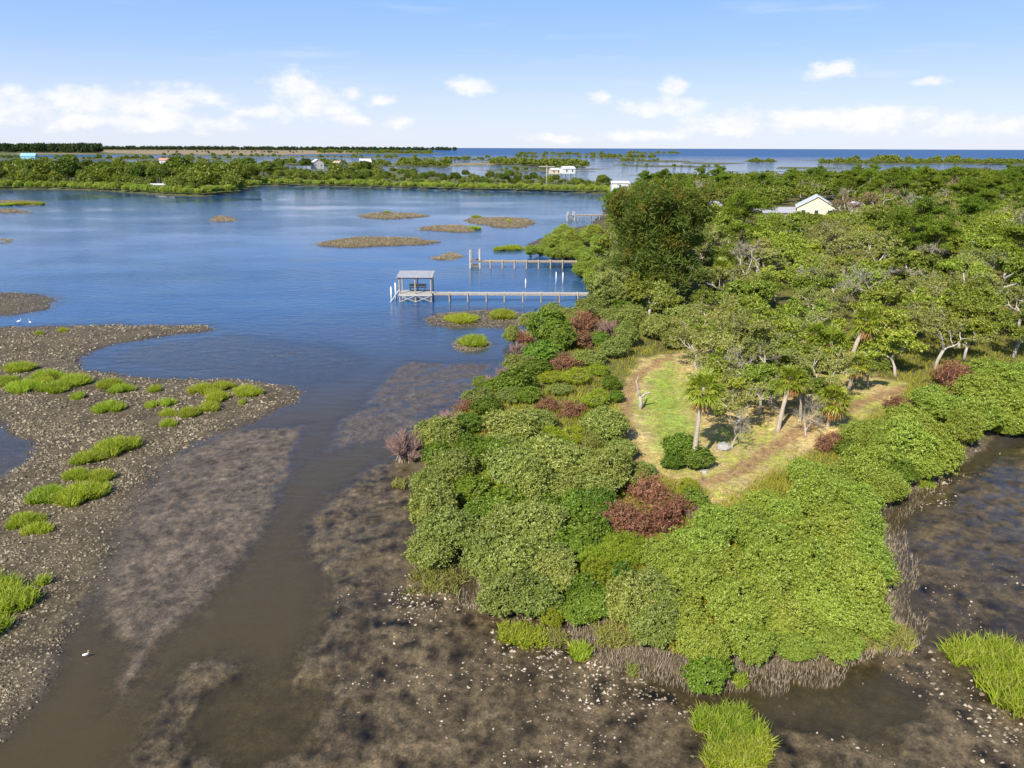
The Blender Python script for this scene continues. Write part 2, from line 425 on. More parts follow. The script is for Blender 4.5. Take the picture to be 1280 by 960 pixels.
def heights(X, Y, full=False):
    r = np.hypot(X, Y)
    wob = shore_wobble(X, Y)
    near = r < 700
    z = -0.28 - 0.25 * smooth(60, 200, r) + 0.06 * fbm(X, Y, 14.0, 3, 9)
    # far shallows: patchy flats in the outer bay
    fl = fbm(X / 2.6, Y, 70.0, 4, 21)
    farflat = smooth(430, 600, r) * (1 - smooth(1800, 2600, r))
    z = z + farflat * (0.36 * smooth(0.0, 0.5, fl) + 0.25)
    z = z - smooth(1800, 3000, r) * 3.0
    relief = 0.045 * fbm(X, Y, 1.5, 5, 31, 0.68) + 0.035 * fbm(X, Y, 5.0, 3, 37)
    ridge = 0.05 - 0.11 * np.abs(fbm(X, Y, 1.1, 3, 41)) - 0.06 * np.abs(fbm(X, Y, 2.7, 2, 43))
    mk = {}
    m1 = smooth(-1.2, 1.6, sdf(MUD1, X, Y, 8) + wob * 1.1)
    m2 = smooth(-1.2, 2.0, sdf(MUD2, X, Y, 12) + wob)
    m3 = smooth(-1.0, 1.6, sdf(MUD3, X, Y, 8) + wob * 1.2)
    m4 = smooth(-0.8, 1.5, sdf(MUD4, X, Y, 8) + wob)
    pd = np.zeros_like(X)
    for p in PUDDLES:
        pd = np.maximum(pd, smooth(-1.6, 1.8, sdf(p, X, Y, 6) + wob * 1.8 + 1.2 * fbm(X, Y, 2.2, 3, 47)))
    z = z + (0.040 + ridge * 0.6 + relief * 0.6 - z) * m1
    fa_ = math.radians(35); su = X * math.cos(fa_) + Y * math.sin(fa_); sv_ = -X * math.sin(fa_) + Y * math.cos(fa_)
    z = z + (0.008 + ridge * 0.5 + relief * 0.6 + 0.07 * fbm(su / 5.0, sv_, 1.3, 3, 45) - z) * m2
    m5 = smooth(-2, 3, sdf(MUD5, X, Y, 12) + wob)
    z = z + (-0.035 + ridge * 0.5 + relief * 0.6 - z) * m5
    z = z + (0.022 + ridge * 0.5 + relief * 1.05 - z) * m3 * (1 - pd)
    z = z + (-0.012 + ridge * 0.5 + relief * 1.0 - z) * m4 * (1 - m3) * (1 - pd)
    z = z + (-0.055 + relief * 0.6 - z) * pd
    bar = np.zeros_like(X); barz = np.zeros_like(X)
    for p, h in BARS:
        w = np.clip(r / 60, 0.8, 4.0)
        d = sdf(p, X, Y, 25) + wob * 0.8
        b = smooth(-0.7, 1.6, d / w)
        barz = np.maximum(barz, b * h * (0.55 + 0.45 * smooth(0, 7, d / w)))
        bar = np.maximum(bar, b)
    pool = smooth(-1.2, 1.2, sdf(POOL, X, Y, 10) + wob)
    barz = barz + 0.5 * relief * bar
    z = z + (barz - 0.02 - z) * bar
    z = z - pool * 0.19 * bar
    dl = sdf(LAND, X, Y, 40) + wob * 0.5
    land = smooth(-0.6, 0.9, dl)
    z = z + (0.25 + 0.6 * smooth(0, 9, dl) + 0.25 * fbm(X, Y, 9.0, 3, 51) * smooth(2, 10, dl) - z) * land
    far = np.zeros_like(X)
    fw = fbm(X / 2, Y, 30.0, 4, 61) * np.clip(r / 400, 0.5, 8) * 5
    for i, p in enumerate(FARLAND):
        d = sdf(p, X, Y, 400) + fw * (0.4 if i == 0 else 0.7)
        far = np.maximum(far, smooth(-2, 4, d))
    z = z + (0.7 - z) * far
    if not full:
        return z
    sh = np.zeros_like(X)
    for p, k in SHELLS:
        sh = np.maximum(sh, k * smooth(-1.5, 2.0, sdf(p, X, Y, 8) + wob * 1.5))
    tan = np.zeros_like(X)
    for p in MARSHTAN:
        tan = np.maximum(tan, smooth(-2, 6, sdf(p, X, Y, 300) + fw * 0.5))
    dlawn = sdf(LAWN, X, Y, 12) + fbm(X, Y, 2.0, 3, 71) * 1.2
    lawn = smooth(-0.7, 0.7, dlawn)
    gl = smooth(-1.5, 2.0, sdf(GREENLAWN, X, Y, 10) + fbm(X, Y, 2.5, 3, 73) * 1.5)
    pd2 = np.full(X.shape, 9.0)
    m = r < 160
    for i in range(len(PATH) - 1):
        a = PATH[i][:2]; b = PATH[i + 1][:2]; e = b - a
        t = np.clip(((X[m] - a[0]) * e[0] + (Y[m] - a[1]) * e[1]) / (e @ e), 0, 1)
        pd2[m] = np.minimum(pd2[m], np.hypot(X[m] - a[0] - e[0] * t, Y[m] - a[1] - e[1] * t))
    track = 1 - smooth(0.25, 0.9, pd2 + fbm(X, Y, 1.2, 3, 77) * 0.5)
    mk.update(m5=m5, m1=m1, m2=m2, m3=m3, m4=m4, pd=pd, bar=bar, land=land, far=far, sh=sh, tan=tan, lawn=lawn, gl=gl, track=track, dl=dl, pool=pool, farflat=farflat)
    return z, mk


def zat(x, y):
    return float(heights(np.array([float(x)]), np.array([float(y)]))[0])


def zats(P):
    return heights(P[:, 0].copy(), P[:, 1].copy())


def build_terrain():
    az = np.radians(np.linspace(-66, 66, 1150))
    # angular density higher inside the view
    r = [5.0]
    while r[-1] < 120000:
        k = r[-1]
        f = 0.006 if k < 120 else 0.006 + 0.02 * min(1, (k - 120) / 500) if k < 3500 else 0.12
        r.append(k * (1 + f))
    r = np.array(r)
    A, R = np.meshgrid(az, r)
    X = (R * np.sin(A)).ravel(); Y = (R * np.cos(A)).ravel()
    Z, k = heights(X, Y, True)
    c = np.empty((len(X), 3))
    n1 = fbm(X, Y, 3.0, 4, 81)[:, None]; n2 = fbm(X, Y, 0.9, 3, 83)[:, None]; n3 = fbm(X, Y, 9.0, 3, 85)[:, None]

    def C(*v): return np.array(v, float)[None]
    bed = C(0.045, 0.046, 0.040) * (1 + 0.5 * n1)
    chan = C(0.15, 0.118, 0.062) * (1 + 0.25 * n3)
    rr = np.hypot(X, Y)[:, None]
    c[:] = chan + (bed - chan) * smooth(55, 95, rr)
    ff = k['farflat'][:, None]
    c += (C(0.10, 0.095, 0.05) * (1 + 0.6 * n3) - c) * ff

    nr_ = (0.16 - np.abs(fbm(X, Y, 1.6, 4, 87, 0.6)))[:, None]
    nr_ = np.where(rr < 130, nr_, 0.0)

    def over(col, m):
        nonlocal c
        c = c + (col - c) * np.clip(m, 0, 1)[:, None]
    hi = smooth(-0.05, 0.045, Z)[:, None]
    over((C(0.080, 0.058, 0.036) * (1 - hi) + C(0.135, 0.103, 0.070) * hi) * (1 + 0.55 * n2 + 0.3 * n1) * (1 + 0.9 * nr_), k['m1'])
    over((C(0.07, 0.054, 0.040) * (1 - hi) + C(0.11, 0.088, 0.070) * hi) * (1 + 0.5 * n2), k['m2'])
    over((C(0.05, 0.045, 0.038) * (1 - hi) + C(0.09, 0.075, 0.06) * hi), k['m5'])
    over((C(0.068, 0.050, 0.024) * (1 - hi) + C(0.112, 0.083, 0.046) * hi) * (1 + 0.6 * n2 + 0.5 * n1) * (1 + 1.6 * nr_), k['m3'])
    over((C(0.072, 0.051, 0.023) * (1 - hi) + C(0.112, 0.081, 0.041) * hi) * (1 + 0.6 * n2 + 0.5 * n1) * (1 + 1.4 * nr_), k['m4'] * (1 - k['m3']))
    over(C(0.085, 0.066, 0.026) * (1 + 0.5 * n1 + 0.4 * n2), k['pd'])
    over(C(0.080, 0.061, 0.041) * (1 + 0.4 * n1), k['bar'] * 0.9)
    over(C(0.120, 0.094, 0.056) * (1 + 0.5 * n1 + 0.4 * n2), k['bar'] * smooth(0.02, 0.10, Z) * (1 - k['pool']) * 0.75)
    over(C(0.19, 0.142, 0.062) * (1 + 0.3 * n1 + 0.3 * n2), k['bar'] * smooth(0.08, 0.22, Z) * smooth(90, 130, rr[:, 0]) * 0.85)
    over(C(0.11, 0.085, 0.055), k['land'])
    over(C(0.13, 0.13, 0.035) * (1 + 0.5 * n1 + 0.4 * n2), k['land'] * smooth(2, 5, k['dl']) * 0.8)
    over(C(0.52, 0.39, 0.17) * (1 + 0.35 * n1 + 0.35 * n2), k['lawn'] * k['land'])
    over(C(0.30, 0.33, 0.05) * (1 + 0.3 * n2), k['lawn'] * k['land'] * smooth(-0.05, 0.5, n3[:, 0] + 0.5 * n1[:, 0] + 0.6 * n2[:, 0]) * 0.8)
    over(C(0.26, 0.37, 0.05) * (1 + 0.3 * n2 + 0.2 * n1), k['gl'] * k['land'] * 0.85)
    over(C(0.34, 0.21, 0.10) * (1 + 0.3 * n2), k['track'] * k['land'] * 0.9)
    over(C(0.13, 0.14, 0.05) * (1 + 0.5 * n1), k['far'])
    over(C(0.30, 0.225, 0.125) * (1 + 0.2 * n3), k['tan'])
    c = np.clip(c, 0.008, 0.9)
    nr, na = len(r), len(az)
    i = np.arange(nr - 1)[:, None] * na; j = np.arange(na - 1)[None]
    Q = np.stack([i + j, i + j + 1, i + na + j + 1, i + na + j], -1).reshape(-1, 4)
    mb = MB(); mb.add(np.stack([X, Y, Z], -1), Q)
    m, nt = mat('tidal_ground')
    at = nd(nt, 'ShaderNodeVertexColor', layer_name='ground_colour')
    sa = nd(nt, 'ShaderNodeAttribute', attribute_name='shell')
    geo = nd(nt, 'ShaderNodeNewGeometry')
    nA = nd(nt, 'ShaderNodeTexNoise', i_Scale=2.6, i_Detail=9.0, i_Roughness=0.72)
    nB = nd(nt, 'ShaderNodeTexNoise', i_Scale=11.0, i_Detail=4.0, i_Roughness=0.7)
    vo = nd(nt, 'ShaderNodeTexVoronoi', i_Scale=4.2)
    for n in (nA, nB, vo): lk(nt, geo.outputs['Position'], n.inputs['Vector'])
    fa = nd(nt, 'ShaderNodeMapRange'); fa.inputs['From Min'].default_value = 0.3; fa.inputs['From Max'].default_value = 0.7
    fa.inputs['To Min'].default_value = 0.45; fa.inputs['To Max'].default_value = 1.55
    lk(nt, nA.outputs['Fac'], fa.inputs['Value'])
    fb = nd(nt, 'ShaderNodeMapRange'); fb.inputs['From Min'].default_value = 0.3; fb.inputs['From Max'].default_value = 0.7
    fb.inputs['To Min'].default_value = 0.5; fb.inputs['To Max'].default_value = 1.5
    lk(nt, nB.outputs['Fac'], fb.inputs['Value'])
    ff2 = nd(nt, 'ShaderNodeMath', operation='MULTIPLY'); lk(nt, fa.outputs[0], ff2.inputs[0]); lk(nt, fb.outputs[0], ff2.inputs[1])
    nR = nd(nt, 'ShaderNodeTexNoise', noise_type='RIDGED_MULTIFRACTAL', i_Scale=1.1, i_Detail=7.0, i_Roughness=0.6)
    lk(nt, geo.outputs['Position'], nR.inputs['Vector'])
    fR = nd(nt, 'ShaderNodeMapRange'); fR.inputs['From Min'].default_value = 0.2; fR.inputs['From Max'].default_value = 1.6; fR.inputs['To Min'].default_value = 0.85; fR.inputs['To Max'].default_value = 2.3
    lk(nt, nR.outputs['Fac'], fR.inputs['Value'])
    ff3 = nd(nt, 'ShaderNodeMath', operation='MULTIPLY'); lk(nt, ff2.outputs[0], ff3.inputs[0]); lk(nt, fR.outputs[0], ff3.inputs[1])
    mx = nd(nt, 'ShaderNodeVectorMath', operation='SCALE'); lk(nt, at.outputs['Color'], mx.inputs[0]); lk(nt, ff3.outputs[0], mx.inputs['Scale'])
    # shell flecks too small to be modelled one by one
    sp = nd(nt, 'ShaderNodeMath', operation='LESS_THAN', n_1=0.30); lk(nt, vo.outputs['Distance'], sp.inputs[0])
    sep = nd(nt, 'ShaderNodeSeparateColor'); lk(nt, vo.outputs['Color'], sep.inputs[0])
    s2 = nd(nt, 'ShaderNodeMath', operation='LESS_THAN'); lk(nt, sep.outputs[0], s2.inputs[0]); lk(nt, sa.outputs['Fac'], s2.inputs[1])
    s3 = nd(nt, 'ShaderNodeMath', operation='MULTIPLY'); lk(nt, sp.outputs[0], s3.inputs[0]); lk(nt, s2.outputs[0], s3.inputs[1])
    cm = nd(nt, 'ShaderNodeMix', data_type='RGBA'); lk(nt, s3.outputs[0], cm.inputs['Factor']); lk(nt, mx.outputs[0], cm.inputs['A'])
    cm.inputs['B'].default_value = (0.20, 0.165, 0.105, 1)
    p = nd(nt, 'ShaderNodeBsdfPrincipled', i_Roughness=0.75)
    p.inputs['Specular IOR Level'].default_value = 0.22
    wa = nd(nt, 'ShaderNodeAttribute', attribute_name='wet'); wr = nd(nt, 'ShaderNodeMapRange')
    wr.inputs['To Min'].default_value = 0.85; wr.inputs['To Max'].default_value = 0.38
    lk(nt, wa.outputs['Fac'], wr.inputs['Value']); lk(nt, wr.outputs[0], p.inputs['Roughness'])
    lk(nt, cm.outputs['Result'], p.inputs['Base Color'])
    bp = nd(nt, 'ShaderNodeBump', i_Strength=0.6, i_Distance=0.10)
    lk(nt, nA.outputs['Fac'], bp.inputs['Height']); lk(nt, bp.outputs[0], p.inputs['Normal'])
    o = nd(nt, 'ShaderNodeOutputMaterial'); lk(nt, p.outputs[0], o.inputs['Surface'])
    me = mb.mesh('ground', m, True)
    ca = me.color_attributes.new('ground_colour', 'FLOAT_COLOR', 'POINT')
    ca.data.foreach_set('color', np.concatenate([c, np.ones((len(c), 1))], 1).astype(np.float32).ravel())
    fa_ = me.attributes.new('shell', 'FLOAT', 'POINT')
    shv = np.clip(k['sh'] * 0.35 + k['bar'] * smooth(0.0, 0.08, Z) * 0.5 * (1 - k['pool']), 0, 0.6) * (1 - k['land'])
    fa_.data.foreach_set('value', shv.astype(np.float32))
    wt = me.attributes.new('wet', 'FLOAT', 'POINT')
    wt.data.foreach_set('value', (1 - smooth(0.0, 0.14, Z)).astype(np.float32))
    tag(put('ground', me), kind='structure')
    return X, Y, Z, Q


GRID = build_terrain()


def build_water():
    m, nt = mat('shallow_water')
    geo = nd(nt, 'ShaderNodeNewGeometry')
    mp = nd(nt, 'ShaderNodeMapping'); mp.inputs['Scale'].default_value = (0.55, 1.0, 1.0); mp.inputs['Rotation'].default_value = (0, 0, 0.15)
    lk(nt, geo.outputs['Position'], mp.inputs[0])
    w1 = nd(nt, 'ShaderNodeTexNoise', i_Scale=0.9, i_Detail=5.0, i_Roughness=0.6)
    w2 = nd(nt, 'ShaderNodeTexNoise', i_Scale=0.03, i_Detail=4.0, i_Roughness=0.6)
    lk(nt, mp.outputs[0], w1.inputs['Vector']); lk(nt, mp.outputs[0], w2.inputs['Vector'])
    st = nd(nt, 'ShaderNodeMapRange'); st.inputs['From Min'].default_value = 0.35; st.inputs['From Max'].default_value = 0.65
    st.inputs['To Min'].default_value = 0.05; st.inputs['To Max'].default_value = 0.65
    lk(nt, w2.outputs['Fac'], st.inputs['Value'])
    # open sea is rougher
    ln = nd(nt, 'ShaderNodeVectorMath', operation='LENGTH'); lk(nt, geo.outputs['Position'], ln.inputs[0])
    sea = nd(nt, 'ShaderNodeMapRange'); sea.inputs['From Min'].default_value = 420; sea.inputs['From Max'].default_value = 2500
    lk(nt, ln.outputs['Value'], sea.inputs['Value'])
    ad = nd(nt, 'ShaderNodeMath', operation='MULTIPLY_ADD', n_1=0.8); lk(nt, sea.outputs[0], ad.inputs[0]); lk(nt, st.outputs[0], ad.inputs[2])
    bp = nd(nt, 'ShaderNodeBump', i_Distance=0.22); lk(nt, w1.outputs['Fac'], bp.inputs['Height']); lk(nt, ad.outputs[0], bp.inputs['Strength'])
    dt = nd(nt, 'ShaderNodeVectorMath', operation='DOT_PRODUCT'); lk(nt, geo.outputs['Incoming'], dt.inputs[0]); lk(nt, bp.outputs[0], dt.inputs[1])
    ab = nd(nt, 'ShaderNodeMath', operation='ABSOLUTE'); lk(nt, dt.outputs['Value'], ab.inputs[0])
    om = nd(nt, 'ShaderNodeMath', operation='SUBTRACT', n_0=1.0); lk(nt, ab.outputs[0], om.inputs[1])
    pw = nd(nt, 'ShaderNodeMath', operation='POWER', n_1=5.0); lk(nt, om.outputs[0], pw.inputs[0])
    fr = nd(nt, 'ShaderNodeMath', operation='MULTIPLY_ADD', n_1=0.98, n_2=0.02); lk(nt, pw.outputs[0], fr.inputs[0])
    # rough open sea never mirrors fully
    lim = nd(nt, 'ShaderNodeMapRange'); lim.inputs['To Min'].default_value = 0.85; lim.inputs['To Max'].default_value = 0.12
    lk(nt, sea.outputs[0], lim.inputs['Value'])
    mn = nd(nt, 'ShaderNodeMath', operation='MINIMUM'); lk(nt, fr.outputs[0], mn.inputs[0]); lk(nt, lim.outputs[0], mn.inputs[1])
    tr = nd(nt, 'ShaderNodeBsdfTransparent'); tr.inputs[0].default_value = (0.96, 0.95, 0.90, 1)
    df = nd(nt, 'ShaderNodeBsdfDiffuse')
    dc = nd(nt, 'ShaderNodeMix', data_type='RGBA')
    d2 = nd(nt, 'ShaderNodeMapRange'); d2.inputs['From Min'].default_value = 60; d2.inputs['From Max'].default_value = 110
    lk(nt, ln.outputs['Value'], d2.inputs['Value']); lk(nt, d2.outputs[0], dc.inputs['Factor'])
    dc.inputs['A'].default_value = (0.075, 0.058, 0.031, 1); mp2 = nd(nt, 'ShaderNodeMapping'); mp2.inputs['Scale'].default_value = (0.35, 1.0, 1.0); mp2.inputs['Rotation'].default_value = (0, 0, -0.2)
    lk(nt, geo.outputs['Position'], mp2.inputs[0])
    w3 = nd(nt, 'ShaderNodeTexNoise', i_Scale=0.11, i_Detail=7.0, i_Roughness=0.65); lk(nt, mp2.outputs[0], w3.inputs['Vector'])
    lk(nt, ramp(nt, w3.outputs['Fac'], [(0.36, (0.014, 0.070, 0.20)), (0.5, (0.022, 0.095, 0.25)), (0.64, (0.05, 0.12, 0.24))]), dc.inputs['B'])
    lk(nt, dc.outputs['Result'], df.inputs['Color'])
    dp = nd(nt, 'ShaderNodeAttribute', attribute_name='depth')
    dm = nd(nt, 'ShaderNodeMath', operation='MULTIPLY', n_1=-5.5); lk(nt, dp.outputs['Fac'], dm.inputs[0])
    de = nd(nt, 'ShaderNodeMath', operation='EXPONENT'); lk(nt, dm.outputs[0], de.inputs[0])
    bd2 = nd(nt, 'ShaderNodeMath', operation='SUBTRACT', n_0=1.0); lk(nt, de.outputs[0], bd2.inputs[1])
    a = nd(nt, 'ShaderNodeMixShader'); lk(nt, bd2.outputs[0], a.inputs[0]); lk(nt, tr.outputs[0], a.inputs[1]); lk(nt, df.outputs[0], a.inputs[2])
    gl = nd(nt, 'ShaderNodeBsdfGlossy', i_Roughness=0.06); lk(nt, bp.outputs[0], gl.inputs['Normal'])
    b = nd(nt, 'ShaderNodeMixShader'); lk(nt, mn.outputs[0], b.inputs[0]); lk(nt, a.outputs[0], b.inputs[1]); lk(nt, gl.outputs[0], b.inputs[2])
    o = nd(nt, 'ShaderNodeOutputMaterial'); lk(nt, b.outputs[0], o.inputs['Surface'])
    X, Y, Z, Q = GRID
    keep = (Z < 0.03)[Q].any(1)
    Q = Q[keep]
    used, inv = np.unique(Q, return_inverse=True)
    mb = MB(); mb.add(np.stack([X[used], Y[used], np.zeros(len(used))], -1), inv.reshape(-1, 4))
    me = mb.mesh('water', m)
    da = me.attributes.new('depth', 'FLOAT', 'POINT')
    da.data.foreach_set('value', np.maximum(0, -Z[used]).astype(np.float32))
    tag(put('water', me), kind='structure')


build_water()


# ------------------------------------------------------------------ plants: prototypes
def lobed_dome(rng, n, R, RZ, zc, lobes=20, lw=0.42, zmin=-0.45, base=0.70, depth=0.25, rag=0.0):
    """points on a lumpy dome and the outward directions"""
    Ld = sph(lobes, rng, -0.2); Lh = 0.6 + 0.4 * rng.random(lobes)
    d = sph(n, rng, zmin)
    a = np.arccos(np.clip(d @ Ld.T, -1, 1))
    b = (Lh[None] * np.exp(-(a / lw) ** 2)).max(1)
    rr = base + (1 - base) * b
    k = 1 - depth * rng.random(n) ** 2.2 + rag * np.abs(rng.normal(size=n)) ** 1.5
    P = d * (rr * k)[:, None] * np.array([R, R, RZ]) + np.array([0, 0, zc])
    return P, d


def proto_shrub(seed, matname, n=850, k=7, R=2.0, L=0.24, Wd=0.10, upr=0.9, name='shrub'):
    rng = np.random.default_rng(seed)
    mb = MB()
    RZ = R * (0.75 + 0.15 * rng.random()); zc = R * 0.75
    P, d = lobed_dome(rng, n, R, RZ, zc, int(18 + 8 * rng.random()), lw=0.36, zmin=-0.75, base=0.62, rag=0.07)
    P[:, 2] = np.maximum(P[:, 2], 0.15)
    A = d * np.array([1, 1, 0.8]) + np.array([0, 0, upr]) + rng.normal(size=(n, 3)) * 0.25
    rosettes(mb, P, A, L, Wd, k, rng)
    tk = MB()
    for i in range(7):
        a = rng.random() * 2 * PI; e = R * (0.35 + 0.35 * rng.random())
        p0 = np.array([0.25 * math.cos(a), 0.25 * math.sin(a), -0.3])
        p2 = np.array([e * math.cos(a), e * math.sin(a), R * (0.7 + 0.5 * rng.random())])
        tk.tube([p0, (p0 + p2) / 2 + np.array([0, 0, 0.25]) + rng.normal(size=3) * .1, p2], [0.09, 0.06, 0.025], 5)
    return [('crown', mb.mesh(name + '_crown', M[matname])), ('trunk', tk.mesh(name + '_trunk', M['bark'], True))]


def proto_dead(seed, leafmat, twigs=1100, leaves=350, R=1.6):
    rng = np.random.default_rng(seed)
    mb = MB()
    ns = 26
    tips = []
    tk = MB()
    for i in range(ns):
        a = rng.random() * 2 * PI; el = 0.25 + 1.25 * rng.random()
        d = np.array([math.cos(a) * math.cos(el), math.sin(a) * math.cos(el), math.sin(el)])
        l = R * (0.75 + 0.35 * rng.random())
        p0 = np.array([0.2 * math.cos(a), 0.2 * math.sin(a), 0.0])
        p2 = p0 + d * l + np.array([0, 0, 0.25])
        pm = p0 + d * l * 0.5 + rng.normal(size=3) * 0.08
        tk.tube([p0 - np.array([0, 0, .3]), pm, p2], [0.045, 0.03, 0.012], 4)
        tips += [(p0, pm, p2, d)]
    T = rng.integers(0, ns, twigs); f = 0.25 + 0.75 * rng.random(twigs)
    a0 = np.array([t[0] for t in tips])[T]; a1 = np.array([t[2] for t in tips])[T]; dd = np.array([t[3] for t in tips])[T]
    P = a0 + (a1 - a0) * f[:, None] + rng.normal(size=(twigs, 3)) * 0.05
    slivers(mb, P, dd + np.array([0, 0, 0.5]) + rng.normal(size=(twigs, 3)) * 0.55, 0.35 + 0.5 * rng.random(twigs), 0.035, rng)
    if leaves:
        T = rng.integers(0, twigs, leaves)
        P2 = P[T] + rng.normal(size=(leaves, 3)) * 0.25 + np.array([0, 0, .15])
        P2[:, 2] = np.maximum(P2[:, 2], 0.2)
        rosettes(mb, P2, rng.normal(size=(leaves, 3)) + np.array([0, 0, .7]), 0.2, 0.08, 5, rng)
    return [('crown', mb.mesh('dead_shrub_crown', M[leafmat])), ('trunk', tk.mesh('dead_shrub_trunk', M['greybark' if leafmat == 'pink' else 'bark'], True))]


def grow(tk, rng, p, d, length, rad, level, maxlevel, ends, droop=0.0, kids=(2, 4), wig=0.22, sides=6):
    n = 4
    pts = [p]; q = p; dd = d
    for i in range(n):
        dd = unit(dd + rng.normal(size=3) * wig + np.array([0, 0, -droop]))
        q = q + dd * length / n
        pts.append(q)
    tk.tube(pts, np.linspace(rad, rad * 0.55, n + 1), max(3, sides - level), cap=(level == maxlevel))
    if level >= maxlevel:
        ends.append((pts[-1], dd)); ends.append((pts[-3], dd)); return
    if level >= 1:
        ends.append((pts[-2], dd))
    for c in range(rng.integers(kids[0], kids[1] + 1)):
        s = pts[-1] if c < 2 else pts[rng.integers(2, n)]
        out = unit(rng.normal(size=3) * np.array([1, 1, 0.45]))
        nd_ = unit(dd * 0.75 + out * 0.85 + np.array([0, 0, 0.18]))
        grow(tk, rng, s, nd_, length * (0.62 + 0.2 * rng.random()), rad * 0.55, level + 1, maxlevel, ends, droop, kids, wig, sides)


def proto_oak(seed, matname='oak', n_leaf=26, trunkh=2.4, L=0.34, Wd=0.17, clump=0.85, barkm='greybark', keep=1.0, squash=0.55, big=1.0):
    rng = np.random.default_rng(seed)
    tk = MB(); ends = []
    nlim = rng.integers(3, 5)
    lean = rng.normal(size=2) * 0.18
    top = np.array([lean[0] * trunkh, lean[1] * trunkh, trunkh])
    tk.tube([[0, 0, -0.4], top * 0.5 + rng.normal(size=3) * 0.08, top], [0.30, 0.22, 0.2], 7)
    for i in range(nlim):
        a = i / nlim * 2 * PI + rng.random()
        d = unit(np.array([math.cos(a), math.sin(a), 0.75 + 0.6 * rng.random()]))
        grow(tk, rng, top, d, 2.6 * big * (0.8 + 0.4 * rng.random()), 0.15, 1, 3, ends, 0.0, (2, 4))
    mb = MB()
    E = np.array([e[0] for e in ends]); c0 = np.array([0, 0, trunkh])
    sel = rng.random(len(E)) < keep
    E = E[sel]
    n = len(E) * n_leaf
    ctr = np.repeat(E, n_leaf, 0)
    d = sph(n, rng, -0.5)
    sz = np.repeat(clump * (0.6 + 0.7 * rng.random(len(E))), n_leaf)[:, None]
    P = ctr + d * sz * np.array([1, 1, squash]) * (0.45 + 0.55 * rng.random((n, 1)) ** 0.5)
    A = d + np.array([0, 0, 0.9]) + unit(ctr - c0) * 0.4
    rosettes(mb, P, A, L, Wd, 4, rng, 0.95, 0.4)
    return [('crown', mb.mesh('oak_crown', M[matname])), ('trunk', tk.mesh('oak_trunk', M[barkm], True))]


def proto_pine(seed, matname='pine', h=9.0, n_leaf=34):
    rng = np.random.default_rng(seed)
    tk = MB(); ends = []
    bend = rng.normal(size=2) * 0.5
    pts = [np.array([bend[0] * t * t, bend[1] * t * t, -0.4 + (h + 0.4) * t]) for t in np.linspace(0, 1, 6)]
    tk.tube(pts, np.linspace(0.24, 0.07, 6), 7)
    for i in range(15):
        t = 0.55 + 0.45 * i / 14
        p = np.array([bend[0] * t * t, bend[1] * t * t, h * t])
        a = i * 2.4 + rng.random()
        l = (1 - abs(t - 0.72) * 1.6) * 2.9 * (0.75 + 0.4 * rng.random())
        d = unit(np.array([math.cos(a), math.sin(a), 0.25 + 0.5 * (t - 0.5)]))
        grow(tk, rng, p, d, l, 0.07, 2, 3, ends, 0.0, (2, 3), 0.2)
    mb = MB(); E = np.array([e[0] for e in ends] + [pts[-1]])
    n = len(E) * n_leaf
    ctr = np.repeat(E, n_leaf, 0); d = sph(n, rng, -0.35)
    P = ctr + d * np.array([0.95, 0.95, 0.5]) * (0.4 + 0.6 * rng.random((n, 1)))
    rosettes(mb, P, d + np.array([0, 0, 1.0]), 0.42, 0.10, 5, rng, 0.9, 0.35)
    return [('crown', mb.mesh('pine_crown', M[matname])), ('trunk', tk.mesh('pine_trunk', M['bark'], True))]


def proto_bare(seed, h=3.5, r=0.18, levels=4, matname='greybark', twig=True, leanv=(0, 0)):
    rng = np.random.default_rng(seed)
    tk = MB(); ends = []
    d0 = unit(np.array([leanv[0], leanv[1], 1.0]))
    grow(tk, rng, np.array([0, 0, -0.3]), d0, h * 0.5, r, 0, levels, ends, 0.0, (2, 3), 0.16, 7)
    parts = [('trunk', tk.mesh('bare_trunk', M[matname], True))]
    if twig:
        mb = MB(); E = np.array([e[0] for e in ends]); D = np.array([e[1] for e in ends])
        k = 9
        n = len(E) * k
        slivers(mb, np.repeat(E, k, 0), np.repeat(D, k, 0) + rng.normal(size=(n, 3)) * 0.7, 0.4 + 0.5 * rng.random(n), 0.03, rng)
        parts.append(('twigs', mb.mesh('bare_twigs', M['greytwig'])))
    return parts


